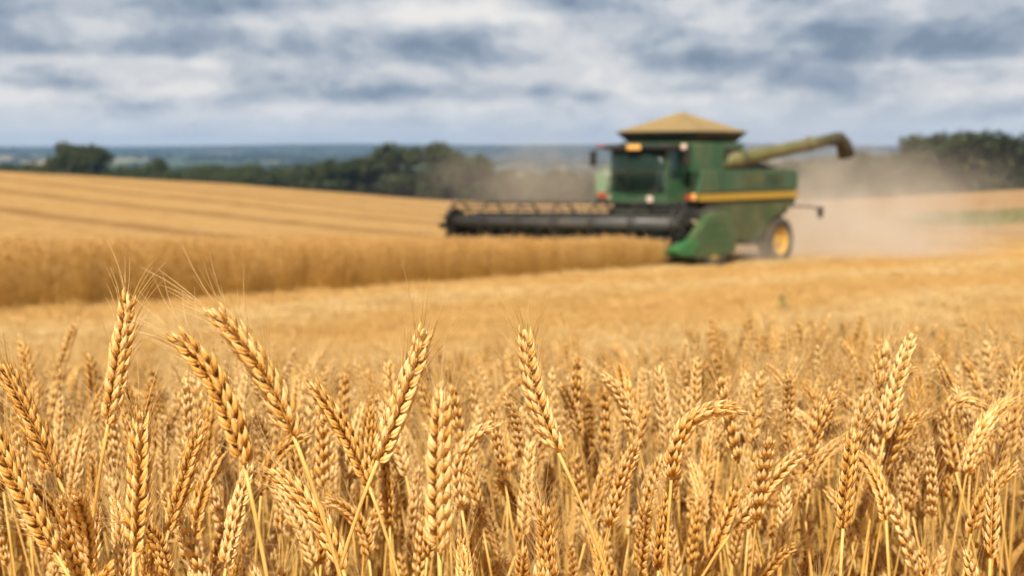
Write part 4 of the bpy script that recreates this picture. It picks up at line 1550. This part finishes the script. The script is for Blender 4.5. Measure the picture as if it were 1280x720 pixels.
# ------------------------------------------------------------------ near wheat: every ear one can tell apart
EAR_L = .095
HEROES = [  # tip, base [, mid], label
    ((160, 368), (135, 530), None, 'tallest upright ear at the left, its spiky tip against the cut field'),
    ((93, 405), (67, 478), None, 'small blurred ear leaning right, left of the tallest upright ear'),
    ((26, 427), (44, 520), None, 'blurred upright ear near the left edge, behind the ear touching that edge'),
    ((3, 455), (72, 597), None, 'ear leaning left with its tip touching the left edge'),
    ((-10, 535), (69, 690), None, 'large sharp ear at the lower left corner, its tip cut off by the left edge'),
    ((177, 515), (168, 690), None, 'stout upright brown-gold ear in the lower left, seen flat on'),
    ((254, 525), (211, 663), None, 'ear leaning right just beside the stout upright brown-gold ear'),
    ((80, 592), (124, 575), (104, 566), 'short ear bent level between the lower left corner ear and the stout ear'),
    ((87, 668), (128, 628), (108, 640), 'short bent ear low at the left, beside the stem of the corner ear'),
    ((103, 670), (100, 735), None, 'small pale ear tip at the bottom edge left of the stout ear'),
    ((110, 442), (117, 535), None, 'thin blurred ear right behind the tallest upright ear at the left'),
    ((190, 463), (197, 560), None, 'blurred ear rising behind the top of the stout upright ear'),
    ((264, 386), (367, 545), (322, 455), 'large pale-gold ear leaning left with long awns, right one of the leaning pair'),
    ((215, 417), (305, 581), (270, 480), 'large darker brown ear leaning left, left one of the leaning pair'),
    ((274, 555), (302, 645), None, 'brown ear half hidden behind the stem of the darker leaning ear'),
    ((339, 586), (428, 712), (392, 640), 'ear leaning left along the bottom edge, below the pale-gold leaning ear'),
    ((388, 478), (459, 602), (428, 535), 'ear leaning left in the middle, its base meeting the stem of the right-leaning ear'),
    ((418, 448), (402, 500), None, 'small pale blurred ear tip above the middle left-leaning ear'),
    ((392, 530), (396, 622), None, 'slim blurred ear standing between the two middle left-leaning ears'),
    ((236, 712), (302, 655), (262, 680), 'pale ear drooping to the bottom edge under the darker leaning ear'),
    ((426, 640), (430, 700), None, 'small whitish ear tip at the bottom edge left of the golden twin stems'),
    ((246, 600), (280, 668), None, 'blurred small ear leaning left between two stems at the lower left'),
    ((531, 412), (472, 576), (508, 485), 'tall clear ear leaning right at the centre left, tip against the blurred field'),
    ((553, 489), (549, 690), None, 'largest sharp upright ear at the centre bottom with plump grains'),
    ((623, 530), (577, 638), (578, 566), 'whitish ear nodding to the right behind the largest centre ear'),
    ((523, 585), (514, 700), None, 'ear tucked behind the left side of the largest centre ear'),
    ((459, 622), (438, 690), None, 'small ear crossing the golden twin stems near the bottom edge'),
    ((659, 576), (644, 695), None, 'pale upright bottom ear halfway between the largest centre ear and the slim tall ear'),
    ((656, 412), (698, 566), (668, 490), 'slim tall ear right of centre leaning slightly left, tip above all its neighbours'),
    ((723, 450), (695, 520), None, 'small blurred ear leaning right behind the slim tall ear'),
    ((725, 478), (733, 576), None, 'narrow amber ear standing upright just right of the slim tall ear'),
    ((762, 572), (731, 679), None, 'sharp ear leaning right near the bottom, below the narrow amber ear'),
    ((777, 509), (762, 600), None, 'blurred ear leaning right, up and right of the narrow amber ear'),
    ((834, 635), (841, 728), None, 'pale upright ear tip at the bottom edge, below the arching ear'),
    ((857, 453), (845, 540), None, 'blurred upright ear directly above the arching ear'),
    ((903, 500), (850, 468), (880, 458), 'blurred ear hooked over to the right above the arching ear'),
    ((682, 576), (694, 672), None, 'blurred ear under the base of the slim tall ear'),
    ((708, 560), (712, 630), None, 'small dark blurred ear beside the stem of the slim tall ear'),
    ((926, 512), (839, 600), (862, 528), 'golden ear arching over to the right, right of centre'),
    ((998, 432), (973, 500), None, 'small blurred ear leaning right at the top of the right-hand crowd'),
    ((1011, 468), (990, 540), None, 'blurred ear leaning right just below the topmost small ear on the right'),
    ((1060, 491), (1021, 572), (1026, 508), 'pale-tipped ear curving over to the right, left of the tall right-hand ear'),
    ((1003, 566), (918, 660), (962, 605), 'broad ear bowing low to the right with a sharp pale tip, lower right of centre'),
    ((985, 650), (928, 715), (948, 668), 'ear bowing right at the bottom edge under the broad bowing ear'),
    ((923, 605), (877, 722), None, 'sharp ear leaning right at the bottom edge, left of the broad bowing ear'),
    ((857, 598), (851, 680), None, 'hazy pale ear between the arching ear and the ear at the bottom edge'),
    ((1141, 417), (1105, 548), None, 'tall clear ear on the right leaning right, tallest of the right-hand crowd'),
    ((1097, 453), (1095, 535), None, 'blurred ear standing just left of the tallest right-hand ear'),
    ((1228, 509), (1195, 590), (1186, 512), 'ear near the right edge with its pale tip bent level to the right'),
    ((1270, 473), (1246, 576), None, 'ear leaning right against the right edge'),
    ((1143, 525), (1136, 640), None, 'upright ear under the tallest right-hand ear, right one of two side by side'),
    ((1125, 553), (1118, 652), None, 'upright ear under the tallest right-hand ear, left one of two side by side'),
    ((1174, 540), (1177, 620), None, 'dull blurred ear between the level-tipped ear and the side by side pair'),
    ((1074, 556), (1059, 628), None, 'blurred ear on the right below the pale-tipped curving ear'),
    ((1069, 635), (1086, 690), None, 'short whitish ear low on the right among bare stems'),
    ((1236, 412), (1238, 480), None, 'distant upright ear near the right edge, taller of two at the field line'),
    ((1202, 412), (1200, 468), None, 'distant upright ear near the right edge, left of the taller one at the field line'),
    ((1041, 643), (1044, 705), None, 'small ear low on the right, left of the short whitish ear'),
]


def put_stalk(label, group, parts, loc=(0, 0, 0), rz=0, sc=1.0):
    root = empty('wheat_stalk', loc, rz)
    root.scale = (sc, sc, sc)
    tag(root, label, 'wheat stalk', group)
    st, er, aw, lv = parts
    link(bpy.data.objects.new('stem', st), root)
    e = link(bpy.data.objects.new('ear', er), root)
    if aw:
        link(bpy.data.objects.new('awns', aw), e)
    for q in lv:
        link(bpy.data.objects.new('leaf', q), root)
    return root


def near_wheat():
    rng = np.random.default_rng(101)
    ear_px = []
    for i, (tip, base, mid, lab) in enumerate(HEROES):
        tip, base = np.array(tip, float), np.array(base, float)
        if mid is not None:
            L = np.linalg.norm(np.array(mid) - tip) + np.linalg.norm(np.array(mid) - base)
        else:
            L = np.linalg.norm(tip - base)
        el = EAR_L * rng.uniform(.94, 1.06)
        Y = F * el / L
        Y = float(np.clip(Y, .84, 2.3))
        k = L * Y / F / .095                     # ear size relative to the standard one
        dy = rng.uniform(-.35, .25) * .5 * el
        pb, pt = at(base[0], base[1], Y), at(tip[0], tip[1], Y + dy)
        pm = at(mid[0], mid[1], Y + dy * .5) * 2 - (pb + pt) / 2 if mid is not None else (pb + pt) / 2 + np.array([rng.normal(0, .004), 0, .002])
        ear = bez((pb, pm, pt), 11)
        t0 = nrm(ear[1] - ear[0])
        hz = np.array([t0[0], t0[1], 0])
        lean = min(.20, .24 * np.linalg.norm(hz) / max(.35, t0[2] if t0[2] > 0 else .35))
        hd = hz / max(1e-6, np.linalg.norm(hz))
        g = pb - hd * lean
        g = np.array([g[0], g[1], gz(g[0], g[1])])
        stem = bez((g, g + np.array([0, 0, .38 * (pb[2] - g[2])]), pb - t0 * .22 * (1 if t0[2] > .5 else .6), pb), 22)
        org = g.copy()
        detail = 2 if Y < 1.25 else 1
        s = Acc(); tube(s, stem - org, joints(stem, .0020, .0013) * min(1.25, max(.8, k)), 8, 0, rng.uniform())
        kk = min(1.35, max(.6, k))
        e, a = make_ear(ear - org, rng.uniform(-.45, .45) + (np.pi / 2 if rng.uniform() < .25 else 0), kk, int(np.clip(round(20 * k / kk), 9, 22)), detail, .031, rng, fat=rng.uniform(1.0, 1.16),
                        awn_p=.95 if Y < 1.3 else .7)
        lf = []
        for q in range(int(rng.integers(0, 3))):
            j = int(rng.integers(6, 15)); aa = rng.uniform(0, 6.28)
            make_leaf(stem[j] - org, (math.cos(aa), math.sin(aa)), rng.uniform(.10, .2), rng.uniform(.003, .005), rng, lf.append(Acc()) or lf[-1])
        put_stalk(lab, 'wheat stalks in the foreground',
                  (s.mesh('stem', [M['stem']]), e.mesh('ear', [M['ear']]), a.mesh('awns', [M['awn']]) if a.n else None, [q.mesh('leaf', [M['leaf']]) for q in lf]), org)
        ear_px.append((*(tip + base) / 2, lab, Y, min(tip[0], base[0]), max(tip[0], base[0]), min(tip[1], base[1]), max(tip[1], base[1])))
    # --- the other stalks of the first rows, copies of prototypes
    protos = []
    for i in range(18):
        lean = R(rng.uniform(1, 13)); nod = R((0, 8, 20, 6, 36, 12, 50, 15, 4, 25, 10, 62, 5, 18, 30, 8, 14, 42)[i])
        h = .9; el = rng.uniform(.082, .102)
        stem, ear = stalk_curves(h, el, lean, nod, 0.0, rng)
        s = Acc(); tube(s, stem, joints(stem, .0020, .0013), 7, 0, rng.uniform(), cap=True)
        e, a = make_ear(ear, rng.uniform(0, 3.14), el / .095, int(round(20 * el / .095)), 1, .036, rng, awn_p=.8, fat=rng.uniform(.95, 1.22))
        lf = []
        for q in range(int(rng.integers(1, 4))):
            j = int(rng.integers(5, 11)); aa = rng.uniform(0, 6.28)
            make_leaf(stem[j], (math.cos(aa), math.sin(aa)), rng.uniform(.10, .22), rng.uniform(.003, .0055), rng, lf.append(Acc()) or lf[-1])
        protos.append(((s.mesh('stem', [M['stem']]), e.mesh('ear', [M['ear']]), a.mesh('awns', [M['awn']]), [q.mesh('leaf', [M['leaf']]) for q in lf]), stem, ear, lean, nod))
    target = 300 - len(HEROES)
    placed = []
    named = {}
    tries = 0
    c, sn = math.cos(PITCH), math.sin(PITCH)

    def proj(p):
        q = p - np.array([0, 0, ZC])
        d = q[1] * c - q[2] * sn
        return 640 + F * q[0] / d, 360 - F * (q[1] * sn + q[2] * c) / d
    while len(placed) < target and tries < 20000:
        tries += 1
        Y = math.sqrt(rng.uniform(1.02 ** 2, 1.86 ** 2))
        x = rng.uniform(-.40, .40) * Y
        pi = int(rng.integers(0, len(protos)))
        sc = rng.normal(.90, .09)
        sc = min(1.07, max(.74, sc))
        rz = rng.uniform(0, 6.28)
        _, stem, ear, lean, nod = protos[pi]
        g = np.array([x, Y, gz(x, Y)])
        Rz = np.array([[math.cos(rz), -math.sin(rz), 0], [math.sin(rz), math.cos(rz), 0], [0, 0, 1]])
        tp = g + sc * (Rz @ ear[-1]); bp = g + sc * (Rz @ ear[0])
        top = max(tp[2], bp[2])
        if bp[1] < .98:
            continue
        (tx, ty), (bx, by) = proj(tp), proj(bp)
        cx, cy = (tx + bx) / 2, (ty + by) / 2
        hi = min(proj(g + sc * (Rz @ q))[1] for q in ear[::2])
        lim = 496 - 30 * min(1, max(0, (tx - 620) / 330)) + 18 * math.sin(tx * .011) + (70 if Y < 1.25 else 0)
        if hi < lim or cx < -40 or cx > 1320 or hi > 735:
            continue
        bad = False
        for (hx, hy, lab, hY, ax, bx_, ay, by_) in ear_px:
            if hY < 1.35 and bp[1] < hY + .03 and ax - 22 < cx < bx_ + 22 and hi < by_ - 10 and max(ty, by) > ay - 20:
                bad = True; break
        if bad or any((g[0] - q[0]) ** 2 + (g[1] - q[1]) ** 2 < .018 ** 2 for q in placed):
            continue
        placed.append(g)
        # words for it: nearest named ear, bearing from it, and its own look
        hx, hy, lab = min(((h[0] - cx) ** 2 + ((h[1] - cy) * 1.0) ** 2, h) for h in ear_px)[1][:3]
        dx, dy = cx - hx, cy - hy
        where = ('above' if dy < -25 else 'below' if dy > 25 else '') 
        sidew = ('right of' if dx > 0 else 'left of')
        where = (where + ' and ' + sidew) if where and abs(dx) > 14 else (where or sidew)
        tilt = (tx - bx) / max(1, abs(by - ty))
        look = 'drooping' if ty > by - 15 else 'leaning right' if tilt > .28 else 'leaning left' if tilt < -.28 else 'upright'
        size = 'large' if Y < 1.3 else 'small' if Y > 1.6 else 'mid-size'
        short = SHORT.get(lab, lab)
        r_ = put_stalk(None, 'wheat stalks in the foreground', protos[pi][0], g, rz, sc)
        named.setdefault(f'{size} {look} wheat ear {where} the {short}', []).append((cy, r_))
    for lab, rs in named.items():
        rs.sort(key=lambda q: q[0])
        words = {1: [''], 2: ['upper of ', 'lower of ']}.get(len(rs)) or [f'{o}, ' for o in ('highest', 'second highest', 'third highest', 'fourth highest', 'fifth highest', 'sixth highest', 'seventh highest', 'eighth highest', 'ninth highest')[:len(rs)]]
        for w_, (_, r_) in zip(words, rs):
            if len((w_ + lab).split()) > 16:
                lab = lab.replace(' and right of', '').replace(' and left of', '')
            r_['label'] = (w_ + (lab.replace(' ear ', ' ears ', 1) if ' of ' in w_ else lab)).strip()
    # --- everything behind: past counting
    var = [stalk_variant('crop_stalk', rng, 1 if i < 10 else 0, awns=.6) for i in range(22)]
    n = 6600
    Y = np.sqrt(rng.uniform(1.30 ** 2, 4.6 ** 2, n))
    x = rng.uniform(-.46, .46, n) * Y
    ne = 7000                                            # the crop goes on to both sides of the view
    Ye = rng.uniform(.95, 4.6, ne)
    xe = (.46 * Ye + np.where(Ye < 1.5, .16, 0) + rng.uniform(0, 1.5, ne)) * np.where(rng.uniform(0, 1, ne) < .5, -1, 1)
    Y, x = np.concatenate([Y, Ye]), np.concatenate([x, xe])
    n = len(x)
    fade = np.clip((4.9 - Y) / 1.2, 0, 1)
    keep = rng.uniform(0, 1, n) < np.where(Y > 3.7, fade, np.where((Y < 1.75) & (np.abs(x) < .46 * Y), .6, 1))
    x, Y = x[keep], Y[keep]
    n = len(x)
    z = ZC - drop(x, Y)
    pxs = 640 + F * x / Y
    lim = 438 - 34 * np.clip((pxs - 620) / 330, 0, 1) + 9 * np.sin(pxs * .017)
    top = lim + rng.exponential(34, n).clip(0, 150) + 26 * np.clip((2.6 - Y) / .9, 0, 1) + 14 * np.sin(pxs * .043) * np.sin(Y * 5)        # uneven top of the crop
    top += np.where(rng.uniform(0, 1, n) < .55, rng.uniform(20, 270, n) * np.clip(2.2 / Y, .4, 1), 0)
    scl = ((drop(x, Y) - (top - 190) / F * Y) / .91).clip(.56, 1.06)
    rots = np.stack([rng.normal(0, .07, n), rng.normal(0, .07, n), rng.uniform(0, 6.28, n)], 1)
    scatter('wheat_crop', np.column_stack([x, Y, z]), rots, scl, rng.integers(0, len(var), n), var,
            'dense ripe golden wheat filling the field behind the front row of ears', 'wheat crop')


SHORT = dict(zip([h[3] for h in HEROES], ['tallest left ear',
    'small ear left of the tallest',
    'blurred left edge ear',
    'ear touching the left edge',
    'lower left corner ear',
    'stout brown-gold ear',
    'ear beside the stout one',
    'short level ear',
    'short bent low ear',
    'small bottom tip',
    'thin ear by the tallest',
    'ear above the stout one',
    'pale-gold leaning ear',
    'darker brown leaning ear',
    'half hidden brown ear',
    'bottom edge leaning ear',
    'middle left-leaning ear',
    'pale middle tip',
    'slim blurred middle ear',
    'drooping bottom ear',
    'whitish bottom tip',
    'blurred ear between stems',
    'tall right-leaning centre ear',
    'largest centre ear',
    'whitish nodding ear',
    'ear behind the largest',
    'twin stem ear',
    'pale bottom centre ear',
    'slim tall ear',
    'small ear behind the slim one',
    'narrow amber ear',
    'sharp bottom leaning ear',
    'blurred ear by the amber one',
    'pale bottom tip',
    'ear above the arching one',
    'hooked blurred ear',
    'ear under the slim one',
    'small dark ear',
    'golden arching ear',
    'topmost small ear',
    'second small ear',
    'pale-tipped curving ear',
    'broad bowing ear',
    'bottom bowing ear',
    'sharp bottom ear',
    'hazy pale ear',
    'tallest right-hand ear',
    'ear left of the tallest',
    'level-tipped ear',
    'right edge ear',
    'right twin ear',
    'left twin ear',
    'dull blurred ear',
    'ear below the curve',
    'short whitish ear',
    'taller field-line ear',
    'lower field-line ear',
    'small low right ear']))
near_wheat()
